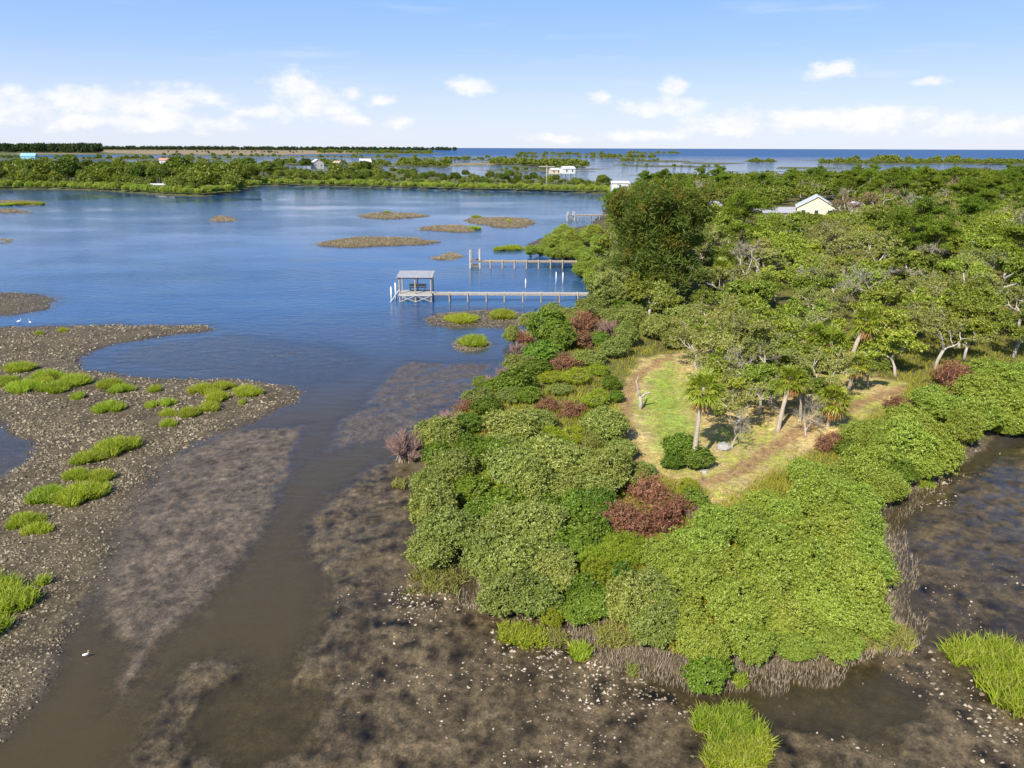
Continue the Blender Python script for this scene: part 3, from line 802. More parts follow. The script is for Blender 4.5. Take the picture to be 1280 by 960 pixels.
def proto_palm(seed, h=5.2, lean=(0.6, 0.5), nfr=32, fr=0.92, deadn=18, trunk_r=0.19):
    rng = np.random.default_rng(seed)
    tk = MB()
    ts = np.linspace(0, 1, 9)
    pts = np.array([[lean[0] * t ** 1.5, lean[1] * t ** 1.5, -0.3 + (h + 0.3) * t] for t in ts])
    rad = trunk_r * (1.15 - 0.3 * ts) * (1 + 0.08 * np.cos(np.arange(9) * 2.3)); rad[0] *= 1.25
    tk.tube(pts, rad, 8)
    top = pts[-1]

    def fan(mb, el, az, pet, blade, droop, segs=20):
        d = np.array([math.cos(az) * math.cos(el), math.sin(az) * math.cos(el), math.sin(el)])
        side = np.array([-math.sin(az), math.cos(az), 0]); up = np.cross(d, side) * -1
        p1 = top + d * pet + np.array([0, 0, -droop * pet * 0.4])
        w = 0.035
        mb.add([top + side * w, top - side * w, p1 - side * w, p1 + side * w], [[0, 1, 2, 3]])
        ang = np.linspace(-1.9, 1.9, segs) + rng.normal(size=segs) * 0.06
        for a in ang:
            l = blade * (1 - 0.13 * abs(a)) * (0.9 + 0.2 * rng.random())
            s = unit(d * math.cos(a) + side * math.sin(a) + up * 0.12 * rng.normal())
            q1 = p1 + s * l * 0.55 + np.array([0, 0, -droop * l * 0.12]); q2 = p1 + s * l + np.array([0, 0, -droop * l * 0.55])
            wv = unit(np.cross(s, up)) * blade * 0.06
            mb.add([p1, q1 + wv, q2, q1 - wv], [[0, 1, 2, 3]])
    mb = MB()
    for i in range(nfr):
        el = math.radians(82 - 115 * (i + 0.5) / nfr + rng.normal() * 6)
        fan(mb, el, i * 2.399 + rng.normal() * .2, 0.95 * fr * (0.8 + 0.3 * rng.random()), 0.95 * fr * (0.85 + 0.3 * rng.random()), 0.35 + 0.5 * rng.random())
    dd = MB()
    for i in range(deadn):
        el = math.radians(-38 - 45 * rng.random())
        fan(dd, el, i * 2.399 + rng.normal() * .4, 0.75 * fr, 0.8 * fr, 1.0, 10)
    parts = [('trunk', tk.mesh('palm_trunk', M['palmbark'], True)), ('crown', mb.mesh('palm_crown', M['frond']))]
    if deadn:
        parts.append(('dead_foliage', dd.mesh('palm_dead_foliage', M['deadfrond'])))
    return parts


def proto_casuarina(seed):
    rng = np.random.default_rng(seed)
    tk = MB(); ends = []
    h = 16.0
    for s in range(5):
        a = s * 1.26 + 0.3
        b = np.array([math.cos(a), math.sin(a), 0]) * (0.4 if s else 0.0)
        t = np.array([math.cos(a) * 4.6, math.sin(a) * 4.6, h * (0.86 + 0.14 * rng.random())]) * (1 if s else np.array([0.15, 0.15, 1.05]))
        pts = [b + (t - b) * k + np.array([0, 0, 1.6 * math.sin(k * PI)]) - np.array([math.cos(a), math.sin(a), 0]) * math.sin(k * PI) * 0.8 for k in np.linspace(0, 1, 9)]
        pts[0] = pts[0] - np.array([0, 0, 0.5])
        tk.tube(pts, np.linspace(0.32, 0.05, 9), 7)
        for i in range(34):
            k = 0.08 + 0.86 * rng.random()
            p = b + (t - b) * k + np.array([0, 0, 1.6 * math.sin(k * PI)]) - np.array([math.cos(a), math.sin(a), 0]) * math.sin(k * PI) * 0.8
            aa = a + rng.normal() * 1.1 if s else rng.random() * 2 * PI
            l = 5.6 * (1 - 0.72 * k) * (0.6 + 0.5 * rng.random()) + 0.8
            d = unit(np.array([math.cos(aa), math.sin(aa), 0.45 + 0.4 * rng.random()]))
            grow(tk, rng, p, d, l * 0.62, 0.06, 2, 3, ends, 0.02, (2, 3), 0.16)
    E = np.array([e[0] for e in ends]); D = np.array([e[1] for e in ends])
    E = E + rng.normal(size=E.shape) * 0.15
    c0 = np.array([0, 0, 7.0])

    def tufts(idx, per, ln):
        mb = MB()
        n = len(idx) * per
        ctr = np.repeat(E[idx], per, 0); dd = np.repeat(D[idx], per, 0)
        P = ctr + sph(n, rng, -1) * np.array([0.8, 0.8, 0.95]) * rng.random((n, 1)) ** 0.6 * 1.2
        slivers(mb, P, dd * 0.5 + rng.normal(size=(n, 3)) * 0.55 + np.array([0, 0, 0.15]), ln * (0.6 + 0.8 * rng.random(n)), 0.13, rng)
        return mb
    outer = (E[:, 2] > 8.5 + rng.normal(size=len(E)) * 2.5)
    alli = np.arange(len(E))
    tip = alli[outer & (rng.random(len(E)) < 0.30)]
    rest = np.setdiff1d(alli, tip)
    print('casuarina ends', len(E))
    per = 74
    return [('trunk', tk.mesh('casuarina_trunk', M['greybark'], True)), ('crown', tufts(rest, per, 0.6).mesh('casuarina_crown', M['casu'])),
            ('blossom', tufts(tip, per, 0.55).mesh('casuarina_blossom', M['casutip']))]


def low_tree(seed, n, R=3.2, RZ=2.6, zc=3.0, L=0.9, Wd=0.5, k=3, zmin=-0.6):
    """arrays of a coarse leafy crown for far-off plants"""
    rng = np.random.default_rng(seed)
    mb = MB()
    P, d = lobed_dome(rng, n, R, RZ, zc, 14, 0.45, zmin, 0.62, 0.3)
    P[:, 2] = np.maximum(P[:, 2], 0.2)
    rosettes(mb, P, d + np.array([0, 0, 0.8]), L, Wd, k, rng)
    return mb


ENTRIES = []      # (object, kind phrase, look, xy) waiting for a label


def plant(name, parts, loc, rz, sc, look, kindw, cat, group):
    e = empty(name, loc, rz, sc)
    for pn, me in parts:
        put(pn, me, e)
    e['category'] = cat; e['group'] = group
    ENTRIES.append((e, kindw, look, np.array([loc[0], loc[1]])))
    return e


MANG = [proto_shrub(100 + i, 'mangrove', 2300, 7, 2.0, 0.17, 0.068, 1.0) for i in range(5)]
MANGB = [proto_shrub(120 + i, 'mangrove_bright', 2500, 7, 2.0, 0.17, 0.062, 1.6) for i in range(5)]
GREEN = [proto_shrub(140 + i, 'green', 1200, 6, 2.0, 0.21, 0.12, 0.6) for i in range(4)]
WEED = [proto_shrub(160 + i, 'weedy', 600, 7, 2.0, 0.32, 0.06, 1.4) for i in range(2)]
RUST = [proto_dead(180 + i, 'rust', 900, 620) for i in range(3)]
PINK = [proto_dead(190 + i, 'pink', 2600, 0) for i in range(2)]
SETS = {'m': (MANG, 'mangrove_shrub', 'olive green mangrove shrub', 'shrub', 'olive mangrove shrubs on the point', 2.0),
        'b': (MANGB, 'mangrove_shrub', 'bright green mangrove shrub', 'shrub', 'bright mangrove shrubs round the point', 2.0),
        'g': (GREEN, 'leafy_shrub', 'deep green leafy shrub', 'shrub', 'deep green shrubs on the point', 2.0),
        'y': (WEED, 'weedy_shrub', 'yellow-green weedy shrub', 'shrub', 'yellow-green weedy shrubs', 2.0),
        'r': (RUST, 'withered_shrub', 'rust brown withered shrub', 'shrub', 'rust brown withered shrubs', 1.6),
        'p': (PINK, 'bare_shrub', 'pinkish grey leafless shrub', 'shrub', 'pinkish leafless shrubs', 1.6)}


def shrub(t, cx, cy, rpx, i):
    protos, name, kw, cat, grp, R0 = SETS[t]
    zc = 1.0
    for _ in range(4):
        p = G(cx, cy, zc + 0.5)
        dep = pix(p)[2]
        r = rpx * dep / FPX * (0.95 if t == 'b' else 1.02 if t == 'm' else 0.95 if t == 'r' else 1.0)
        zc = 0.75 * r
    if t in 'mb' and sdf(LAWN, np.array([p[0]]), np.array([p[1]]), 20)[0] > -4.5 and cx > 850: r *= 0.8
    z = zat(p[0], p[1])
    look = ''
    sc = r / R0
    sz = 'small ' if r < 1.35 else 'large ' if r > 2.25 else ''
    rng = np.random.default_rng(int(cx * 7 + cy))
    return plant(name, protos[i % len(protos)], (p[0], p[1], max(z, 0.0) - 0.05), rng.random() * 6.28, (sc * (0.85 + 0.4 * rng.random()), sc * (0.85 + 0.4 * rng.random()), sc * (0.72 + 0.5 * rng.random()) * (0.72 if 430 < cy < 575 and 560 < cx < 800 else 1.0)), sz, kw, cat, grp)


SH = {
    'm': [(548, 538, 30), (568, 588, 32), (544, 629, 36), (563, 655, 36), (536, 680, 28), (541, 600, 26), (642, 531, 34), (669, 521, 28), (632, 550, 24), (649, 450, 18), (598, 487, 22),
          (642, 595, 34), (685, 588, 38), (722, 585, 36), (763, 597, 32), (662, 615, 34), (702, 612, 36), (742, 617, 30), (635, 659, 32), (669, 659, 36), (608, 690, 34),
          (642, 692, 44), (685, 690, 40), (618, 706, 32), (635, 732, 34), (669, 732, 36), (696, 717, 32), (790, 748, 36), (813, 734, 34), (820, 772, 34), (756, 534, 34), (776, 561, 24), (742, 550, 22),
          (736, 447, 18), (770, 437, 20), (783, 424, 18), (790, 402, 20), (820, 415, 18), (842, 425, 18), (762, 372, 27), (738, 386, 22), (765, 396, 20), (820, 380, 24), (715, 395, 18), (660, 395, 14), (690, 392, 16),
          (850, 400, 20), (870, 395, 18), (795, 600, 22), (806, 590, 16), (640, 415, 12), (700, 485, 16), (640, 490, 18), (600, 525, 18)],
    'b': [(838, 696, 36), (875, 692, 36), (822, 752, 32), (856, 764, 38), (879, 801, 36), (924, 764, 40), (942, 797, 34), (980, 764, 42), (995, 795, 32), (1032, 752, 42), (1040, 790, 30),
          (1070, 734, 42), (1082, 764, 34), (1060, 793, 26), (1010, 715, 40), (957, 722, 40), (912, 711, 40), (1047, 696, 40), (1077, 700, 38), (1093, 708, 28), (1006, 674, 40), (1043, 662, 40), (1075, 668, 34),
          (965, 681, 40), (924, 662, 36), (894, 668, 30), (895, 645, 30), (936, 649, 32), (982, 645, 36), (1019, 628, 36), (1040, 597, 34), (1007, 592, 30), (1081, 587, 36), (1103, 606, 30), (1112, 604, 24),
          (1073, 614, 34), (957, 628, 30), (1056, 647, 32), (1073, 541, 28), (1102, 532, 32), (1135, 521, 34), (1164, 546, 36), (1131, 558, 36), (1106, 560, 32), (1147, 572, 30), (1178, 562, 30), (1189, 506, 34),
          (1218, 517, 32), (1226, 488, 30), (1164, 500, 28), (1255, 502, 30), (1259, 521, 24), (1205, 535, 26), (1240, 465, 30), (1275, 478, 28), (1270, 505, 26), (870, 728, 34), (905, 738, 34), (850, 720, 28), (1300, 500, 34), (1340, 500, 36), (1390, 490, 40), (1290, 520, 24),
          (692, 303, 15), (706, 297, 15), (676, 307, 13), (663, 311, 10), (716, 312, 17), (726, 298, 16), (730, 318, 16), (703, 312, 14), (690, 313, 11), (742, 290, 16), (728, 334, 14), (742, 346, 18), (748, 330, 18), (752, 312, 18), (715, 303, 14)],
        'g': [(548, 568, 22), (588, 555, 26), (615, 561, 25), (588, 524, 22), (608, 500, 22), (642, 474, 26), (679, 434, 28), (685, 414, 26), (668, 450, 22), (635, 629, 34), (675, 631, 28), (719, 632, 30), (716, 672, 34),
          (735, 667, 30), (746, 751, 24), (722, 751, 24), (886, 825, 30), (763, 481, 14), (770, 497, 12), (700, 560, 20), (665, 560, 18), (600, 580, 20), (590, 610, 24), (600, 640, 24), (735, 730, 26), (775, 722, 26),
          (700, 635, 24), (850, 560, 24), (870, 575, 20), (842, 578, 16), (805, 372, 22), (780, 388, 18), (700, 425, 20), (620, 475, 16), (745, 640, 24), (660, 492, 18), (865, 630, 18), (1128, 585, 22), (1060, 560, 18),
          (935, 690, 16), (750, 425, 16)],
    'y': [(746, 700, 30), (748, 722, 26), (770, 695, 22), (722, 545, 20), (690, 545, 18), (650, 570, 18), (612, 605, 18), (640, 612, 18), (745, 500, 18), (600, 470, 12), (860, 612, 12), (1010, 610, 10), (790, 690, 24), (690, 470, 16), (720, 470, 18), (748, 462, 16), (690, 760, 16)],
    'r': [(812, 616, 26), (825, 649, 32), (775, 653, 28), (849, 637, 22), (1031, 554, 18), (1118, 504, 16), (1189, 471, 24), (1243, 523, 14), (729, 402, 20), (729, 424, 20), (707, 450, 20), (716, 508, 22), (685, 504, 18),
          (620, 529, 22), (669, 577, 15), (770, 668, 20), (918, 727, 12), (1045, 548, 14), (800, 660, 26), (655, 415, 14), (588, 498, 18), (1215, 470, 18)],
    'p': [(508, 548, 29), (561, 518, 20), (628, 464, 22), (652, 412, 14), (645, 430, 12), (760, 413, 14), (722, 566, 13), (872, 650, 14), (760, 735, 14)],
}
for t, lst in SH.items():
    for i, (cx, cy, r) in enumerate(lst):
        o = shrub(t, cx, cy, r, i)
        if t == 'p' and i == 0:
            BIGPINK = o
            # stilt roots at its foot
            rk = MB(); rng = np.random.default_rng(3)
            for q in range(34):
                a = rng.random() * 2 * PI; l = 0.5 + 0.5 * rng.random()
                rk.tube([[0.15 * math.cos(a), 0.15 * math.sin(a), 0.55], [l * .6 * math.cos(a), l * .6 * math.sin(a), 0.5], [l * math.cos(a), l * math.sin(a), -0.3]], [0.035, 0.03, 0.02], 4)
            put('root', rk.mesh('stilt_root', M['tanwood'], True), o)

# ------------------------------------------------------------------ casuarina, palms, clearing trees
OAK = [proto_oak(200 + i) for i in range(5)]
OAKG = [proto_oak(220 + i, 'oakgrey', 20, 2.6, 0.28, 0.13, 0.75, 'greybark', 0.8) for i in range(3)]
PINE = [proto_pine(240 + i, 'pine', 9 + i) for i in range(3)]
BARE = [proto_bare(260 + i, 4.5, 0.16, 4) for i in range(4)]
BROWN = [proto_oak(280 + i, 'browncrown', 14, 3.0, 0.3, 0.10, 0.7, 'greybark', 0.9) for i in range(2)]
PALM = [proto_palm(300, 5.6, (0.5, 1.0), trunk_r=0.16), proto_palm(301, 4.6, (1.6, 0.4)), proto_palm(302, 3.0, (0.3, 0.4), 30, 1.05, 24), proto_palm(303, 3.8, (0.9, -0.3), 26, 0.9, 14)]


def at(cx, cy):
    p = G(cx, cy, 0.8)
    return np.array([p[0], p[1], zat(p[0], p[1]) - 0.03])


LM = {}     # landmarks for labels: phrase -> xy


def single(name, parts, loc, rz, sc, label, cat, group=None):
    e = empty(name, loc, rz, sc)
    for pn, me in parts:
        put(pn, me, e)
    tag(e, label, cat, group)
    return e


pc = at(818, 382)
single('casuarina_tree', proto_casuarina(400), pc, 0.4, (1.12, 1.12, 1.04), 'tall dark feathery casuarina tree with orange tips, biggest tree on the point', 'tree')
LM['tall dark casuarina'] = pc[:2]
GP = 'fan palms in the clearing'
PALMS = [
    (866, 584, 0, 0.0, 1.0, 'tall fan palm standing alone at the near edge of the clearing lawn'),
    (1058, 468, 1, 0.3, 1.15, 'tall leaning fan palm with a bare pale trunk behind the clearing'),
    (1040, 470, 2, 2.0, 1.15, 'short fan palm shaggy with dead fronds left of the tall leaning palm'),
    (1024, 462, 3, 3.6, 1.0, 'squat yellowish fan palm in shade at the back of the clearing'),
    (972, 540, 1, 0.6, 0.88, 'fan palm leaning over the tan strip in the middle of the clearing'),
    (1034, 535, 2, 4.0, 0.85, 'low thick fan palm at the right end of the tan strip'),
    (905, 385, 0, 1.0, 1.0, 'orange-skirted fan palm at the right foot of the dark casuarina'),
    (1180, 420, 2, 1.4, 1.1, 'fan palm half hidden below the forked dead limb'),
    (1000, 530, 0, 2.5, 0.7, 'slender straight fan palm between the leaning and low palms'),
    (1060, 492, 3, 5.0, 0.85, 'small fan palm beside the foot of the leaning palm'),
]
for cx, cy, v, rz, sc, lab in PALMS:
    p = at(cx, cy)
    single('palm_tree', PALM[v], p, rz, sc, lab, 'palm tree', GP)
LM['lone lawn palm'] = at(866, 584)[:2]
LM['tall leaning palm'] = at(1058, 468)[:2]

CLEAR = [  # x, y, set, scale : the grove inside the clearing
    (905, 480, 'a', 0.75), (935, 500, 'a', 0.8), (925, 540, 'a', 0.55), (960, 470, 'o', 0.75), (890, 440, 'a', 0.75), (985, 500, 'a', 0.65), (870, 460, 'a', 0.6), (1000, 475, 'o', 0.6),
    (1020, 500, 'a', 0.6), (945, 440, 'o', 0.8), (900, 425, 'a', 0.8), (985, 440, 'o', 0.8), (1090, 450, 'o', 0.75), (1120, 470, 'o', 0.7), (1085, 485, 'o', 0.45), (930, 415, 'o', 0.85), (860, 430, 'a', 0.6), (915, 505, 'o', 0.62), (950, 520, 'o', 0.55), (895, 520, 'o', 0.5), (940, 475, 'a', 0.85), (970, 495, 'o', 0.6), (1010, 520, 'o', 0.5), (905, 455, 'o', 0.75), (925, 455, 'a', 0.8), (1035, 455, 'o', 0.6), (1000, 450, 'a', 0.7), (880, 490, 'a', 0.5)]
for i, (cx, cy, s, sc) in enumerate(CLEAR):
    p = at(cx, cy)
    plant('oak_tree', (OAKG if s == 'a' else OAK)[i % 3], p, i * 1.3, sc, '', 'grey-green scrub oak' if s == 'a' else 'green oak', 'tree', 'oaks in and behind the clearing')
for i, (cx, cy, sc, lab) in enumerate([
        (915, 560, 0.55, 'thin grey bare sapling beside the pale boulder'), (948, 505, 0.9, 'bare grey tree with upright limbs in the grove'), (905, 500, 0.8, 'grey leafless tree amid the scrub oaks'),
        (1008, 545, 0.55, 'crooked pale dead trunk arching over the tan strip'), (1140, 385, 1.0, 'leafless grey tree in the wood left of the forked limb'),
        (925, 390, 0.9, 'pale bare tree at the foot of the casuarina'), (1105, 330, 1.3, 'tall bare tree with many fine branches in the wood'), (1180, 300, 1.3, 'bare grey brown tree above the forked limb'),
        (1010, 375, 0.9, 'twisted grey dead tree in the middle of the wood'), (1260, 340, 1.2, 'bare pale trunk at the right edge of the wood')]):
    p = at(cx, cy)
    single('bare_tree', BARE[i % 4], p, i * 2.1, sc, lab, 'dead tree', 'bare grey trees')
# snag on the lawn
tk = MB()
tk.tube([[0, 0, -.3], [0.02, 0, 0.6], [-0.05, 0, 1.2]], [0.22, 0.17, 0.13], 7)
tk.tube([[-0.05, 0, 1.1], [-0.25, 0, 1.7], [-0.45, 0.05, 2.5], [-0.3, 0.05, 3.0]], [0.11, 0.07, 0.05, 0.02], 6)
tk.tube([[0, 0, 1.05], [0.35, 0.05, 1.35], [0.7, 0.05, 1.5], [0.95, 0.1, 1.42]], [0.11, 0.1, 0.07, 0.03], 6)
tk.tube([[-0.4, 0.05, 2.3], [-0.55, 0, 2.55]], [0.04, 0.015], 5)
p = at(800, 511)
single('dead_tree', [('trunk', tk.mesh('snag_trunk', M['greybark'], True))], p, 0, 1.0, 'forked grey dead snag standing alone on the green lawn', 'dead tree')
LM['forked lawn snag'] = p[:2]
# big dead limbs in the right wood
tk = MB()
tk.tube([[0, 0, 0], [0.5, 0, 1.8], [1.5, 0, 3.2], [2.7, 0.2, 4.3], [4.0, .3, 4.7]], [0.4, 0.36, 0.3, 0.2, 0.05], 7)
tk.tube([[1.2, 0, 2.9], [1.9, 0, 4.2], [2.3, 0.1, 5.4], [3.2, .1, 6.0]], [0.28, 0.22, 0.15, 0.04], 7)
tk.tube([[0.3, 0, 1.5], [0.4, 0.2, 3.0], [0.2, 0.2, 4.6]], [0.2, 0.14, 0.05], 6)
tk.tube([[-.2, 0, 0], [-1.3, 0, 2.2], [-2.4, 0.2, 4.4], [-2.8, .2, 6.0]], [0.22, 0.2, 0.13, 0.04], 6)
pf = at(1222, 402)
single('dead_tree', [('trunk', tk.mesh('forked_trunk', M['greybark'], True))], pf, 0, 1.05, 'big forked pale dead limb leaning right in the wood', 'dead tree')
LM['forked dead limb'] = pf[:2]
LM['big pink leafless shrub'] = np.array(BIGPINK.location[:2])

# boulders
def boulder(cx, cy, r, lab):
    rng = np.random.default_rng(int(cx))
    import bmesh
    bm = bmesh.new(); bmesh.ops.create_icosphere(bm, subdivisions=3, radius=r)
    for v in bm.verts:
        d = v.co.normalized()
        k = 1 + 0.3 * float(perlin(np.array([d.x * 1.7 + cx]), np.array([d.y * 1.7 + d.z * 1.3]))[0])
        v.co = Vector((v.co.x * k * 1.1, v.co.y * k, v.co.z * k * 0.72))
        q = 0.3 * r
        v.co = Vector((round(v.co.x / q) * q * .5 + v.co.x * .5, round(v.co.y / q) * q * .5 + v.co.y * .5, round(v.co.z / q) * q * .5 + v.co.z * .5))
    me = bpy.data.meshes.new('boulder'); bm.to_mesh(me); bm.free(); me.materials.append(M['boulder'])
    p = at(cx, cy)
    tag(put('boulder', me, None, (p[0], p[1], p[2] + r * 0.4)), lab, 'rock')


boulder(903, 562, 0.48, 'pale grey boulder on the dry grass right of the lone palm')
boulder(857, 578, 0.30, 'small white stone in the shrub at the foot of the lone palm')
boulder(880, 592, 0.22, 'flat pale stone on the bare ground below the lone palm')

# ------------------------------------------------------------------ buildings
def window(e, mb_c, w, h, face_y, trim='white'):
    f = MB(); f.box((mb_c[0], face_y - 0.04, mb_c[1]), (w + 0.24, 0.08, h + 0.24))
    fo = put('window', f.mesh('window_frame', M[trim]), e)
    g = MB(); g.box((mb_c[0], face_y - 0.09, mb_c[1]), (w, 0.04, h))
    put('pane', g.mesh('window_pane', M['darkglass']), fo)


def gable(mb, w, d, z, rise, over=0.45, th=0.14, along='y'):
    """two roof slabs, ridge along y (gable faces the camera) or along x"""
    s = w if along == 'y' else d
    ang = math.atan2(rise, s / 2); ln = math.hypot(rise, s / 2) + over
    for sg in (-1, 1):
        off = (s / 2 + over * math.cos(ang)) / 2
        zz = z + rise - math.tan(ang) * off + th / 2
        if along == 'y':
            mb.box((sg * off, 0, zz), (ln, d + 2 * over, th), 0, 0, sg * ang)
        else:
            mb.box((0, sg * off, zz), (w + 2 * over, ln, th), 0, -sg * ang, 0)


def house(cx, cy, w, d, h, rise, wall, roof, label, cat='house', rz=0.0, wins=2, along='y', name='house', pos=None, stilts=0.0):
    p = G(cx, cy, 0.7) if pos is None else pos
    e = empty(name, (p[0], p[1], 0.6), rz)
    b = MB(); b.box((0, 0, stilts + h / 2), (w, d, h))
    if along == 'y':
        for sy in (-1, 1):
            y0 = sy * (d / 2 - 0.02)
            b.add([[-w / 2, y0, stilts + h], [w / 2, y0, stilts + h], [0, y0, stilts + h + rise]], None, [[0, 1, 2]])
    else:
        for sx in (-1, 1):
            x0 = sx * (w / 2 - 0.02)
            b.add([[x0, -d / 2, stilts + h], [x0, d / 2, stilts + h], [x0, 0, stilts + h + rise]], None, [[0, 1, 2]])
    put('wall', b.mesh('house_wall', M[wall]), e)
    r = MB(); gable(r, w, d, stilts + h, rise, along=along)
    put('roof', r.mesh('house_roof', M[roof]), e)
    if stilts > 0:
        for sx in (-1, 0, 1):
            for sy in (-1, 1):
                s = MB(); s.box((sx * (w / 2 - .3), sy * (d / 2 - .3), stilts / 2), (0.3, 0.3, stilts))
                put('stilt', s.mesh('house_stilt', M['greywall']), e)
    for i in range(wins):
        x = (i + 0.5) / wins * w - w / 2
        window(e, (x, stilts + h * 0.6), 1.0, 1.3, -d / 2)
    tag(e, label, cat)
    return e


hy = house(1017, 281, 10.5, 12, 3.6, 3.0, 'yellowwall', 'whiteroof', 'pale yellow gabled house rising among the trees', rz=-0.34, wins=3, stilts=1.9)
LM['yellow house'] = np.array(hy.location[:2])
LM['long grey roof'] = G(968, 281)[:2]
LM['small white shed'] = G(1068, 275)[:2]
LM['glimpsed grey house'] = G(1152, 268)[:2]
LM['broad brown crown'] = G(1098, 288)[:2]
LM['tall bare tree'] = G(1105, 330)[:2]
LM['twisted dead tree'] = G(1010, 375)[:2]
house(968, 281, 15, 7, 2.6, 1.2, 'greywall', 'metalroof', 'long low building with a pale grey roof left of the yellow house', 'building', 0.05, 3, 'x', 'outbuilding', stilts=1.3)
house(1068, 275, 2.6, 4, 3.6, 0.8, 'white', 'whiteroof', 'small white shed right of the yellow house', 'shed', 0.1, 1, 'y', 'shed', stilts=1.2)
house(1152, 268, 8, 8, 3.4, 1.8, 'greywall', 'greywall', 'grey house glimpsed through the trees right of the yellow house', rz=0.1, wins=2, stilts=0.6)
house(884, 272, 6, 6, 2.6, 1.4, 'greywall', 'metalroof', 'blue-grey shed glimpsed just right of the casuarina top', 'shed', 0.3, 1, 'x', 'shed', stilts=1.2)
house(774, 243, 8, 5, 4.0, 0.8, 'white', 'whiteroof', 'white flat-fronted shed on the far shore behind the casuarina', 'shed', 0.0, 1, 'x', 'shed', stilts=1.5)
house(709, 223, 9, 9, 3.6, 1.6, 'white', 'whiteroof', 'white house behind the far shoreline bushes', rz=0.3, wins=2, along='x', stilts=3.5)
house(693, 222.5, 7, 7, 3.0, 1.2, 'tanwall', 'whiteroof', 'small tan house left of the white far house', rz=0.3, wins=2, along='x', stilts=3.0)
house(397, 214.5, 10, 10, 5.5, 3.0, 'greywall', 'whiteroof', 'grey house with a pale roof on the far island', rz=0.5, wins=2, stilts=2.5)
house(423, 212.5, 7, 8, 4.5, 1.8, 'tanwall', 'tanwood', 'tan house right of the grey far house', rz=-0.3, wins=2, along='x', stilts=2.5)
house(457, 211.5, 11, 9, 4.6, 2.8, 'greywall', 'whiteroof', 'house with a broad pale grey roof on the far island', rz=0.35, wins=2, along='x', stilts=3.0)
house(441, 214.8, 6, 4, 3.2, 0.6, 'white', 'whiteroof', 'low white shed below the broad roofed far house', 'shed', 0.1, 1, 'x', 'shed', stilts=0.8)
house(38, 205, 16, 10, 6.5, 3.2, 'aqua', 'aqua', 'aqua blue house among the trees on the far left island', rz=0.3, wins=2, along='x', stilts=3.5)
house(208, 211, 10, 9, 5.0, 2.0, 'white', 'redroof', 'white house with a reddish roof on the far left island', rz=0.2, wins=2, along='x', stilts=3.5)
house(202, 238, 14, 3, 2.0, 0.4, 'white', 'whiteroof', 'low white boathouse showing between far island trees', 'boathouse', 0.0, 2, 'x', 'boathouse', stilts=1.0)
# skiff beside the far island
p = G(513, 214.6)
e = empty('boat', (p[0], p[1], 0.0), 0.15)
hb = MB()
ring = np.array([[-3.2, 0], [-3.0, -1.1], [0, -1.25], [2.2, -0.9], [3.4, 0], [2.2, 0.9], [0, 1.25], [-3.0, 1.1]])
V = np.concatenate([np.c_[ring * 0.82, np.full(8, -0.3)], np.c_[ring, np.full(8, 1.0)]])
k8 = np.arange(8)
hb.add(V, np.stack([k8, (k8 + 1) % 8, 8 + (k8 + 1) % 8, 8 + k8], -1))
hb.add(np.c_[ring * 0.9, np.full(8, 0.75)], [[0, 1, 2, 3], [0, 3, 4, 5], [0, 5, 6, 7]])
put('hull', hb.mesh('boat_hull', M['white']), e)
cb = MB(); cb.box((-0.3, 0, 1.5), (2.0, 1.4, 1.5)); put('cabin', cb.mesh('boat_cabin', M['white']), e)
cr = MB(); cr.box((-0.3, 0, 2.35), (2.6, 1.8, 0.12)); put('canopy', cr.mesh('boat_canopy', M['whiteroof']), e)
tag(e, 'white cabin boat moored in the inlet beyond the far shore', 'boat')
# utility pole
for cx, cy, lab in [(683, 235, 'pale utility pole with a crossarm on the far shore')]:
    p = G(cx, cy, 0.6)
    e = empty('utility_pole', p, 0.1)
    a = MB(); a.tube([[0, 0, -.5], [0, 0, 12.5]], [0.3, 0.22], 7); put('post', a.mesh('utility_post', M['greybark'], True), e)
    a = MB(); a.box((0, -0.3, 11.6), (9, 0.3, 0.4)); put('crossarm', a.mesh('utility_crossarm', M['greybark']), e)
    tag(e, lab, 'utility pole')

# ------------------------------------------------------------------ docks
def part(e, name, m, fn, smooth_shade=False):
    b = MB(); fn(b)
    return put(name, b.mesh('dock_' + name, M[m], smooth_shade), e)


def planks(b, x0, x1, y0, y1, z, th=0.06, pw=0.19, rng=np.random.default_rng(4)):
    n = max(1, int((x1 - x0) / pw))
    w = (x1 - x0) / n
    for i in range(n):
        b.box((x0 + (i + 0.5) * w, (y0 + y1) / 2 + rng.normal() * 0.015, z + rng.normal() * 0.006), (w - 0.022, y1 - y0, th))


py = G(640, 377.5)[1]


def X_at(px, ypos, z=0.0):
    # ground x of a photo column at distance ypos
    q0 = pix(np.array([0.0, ypos, z])); q1 = pix(np.array([1.0, ypos, z]))
    return (px - q0[0]) / (q1[0] - q0[0])


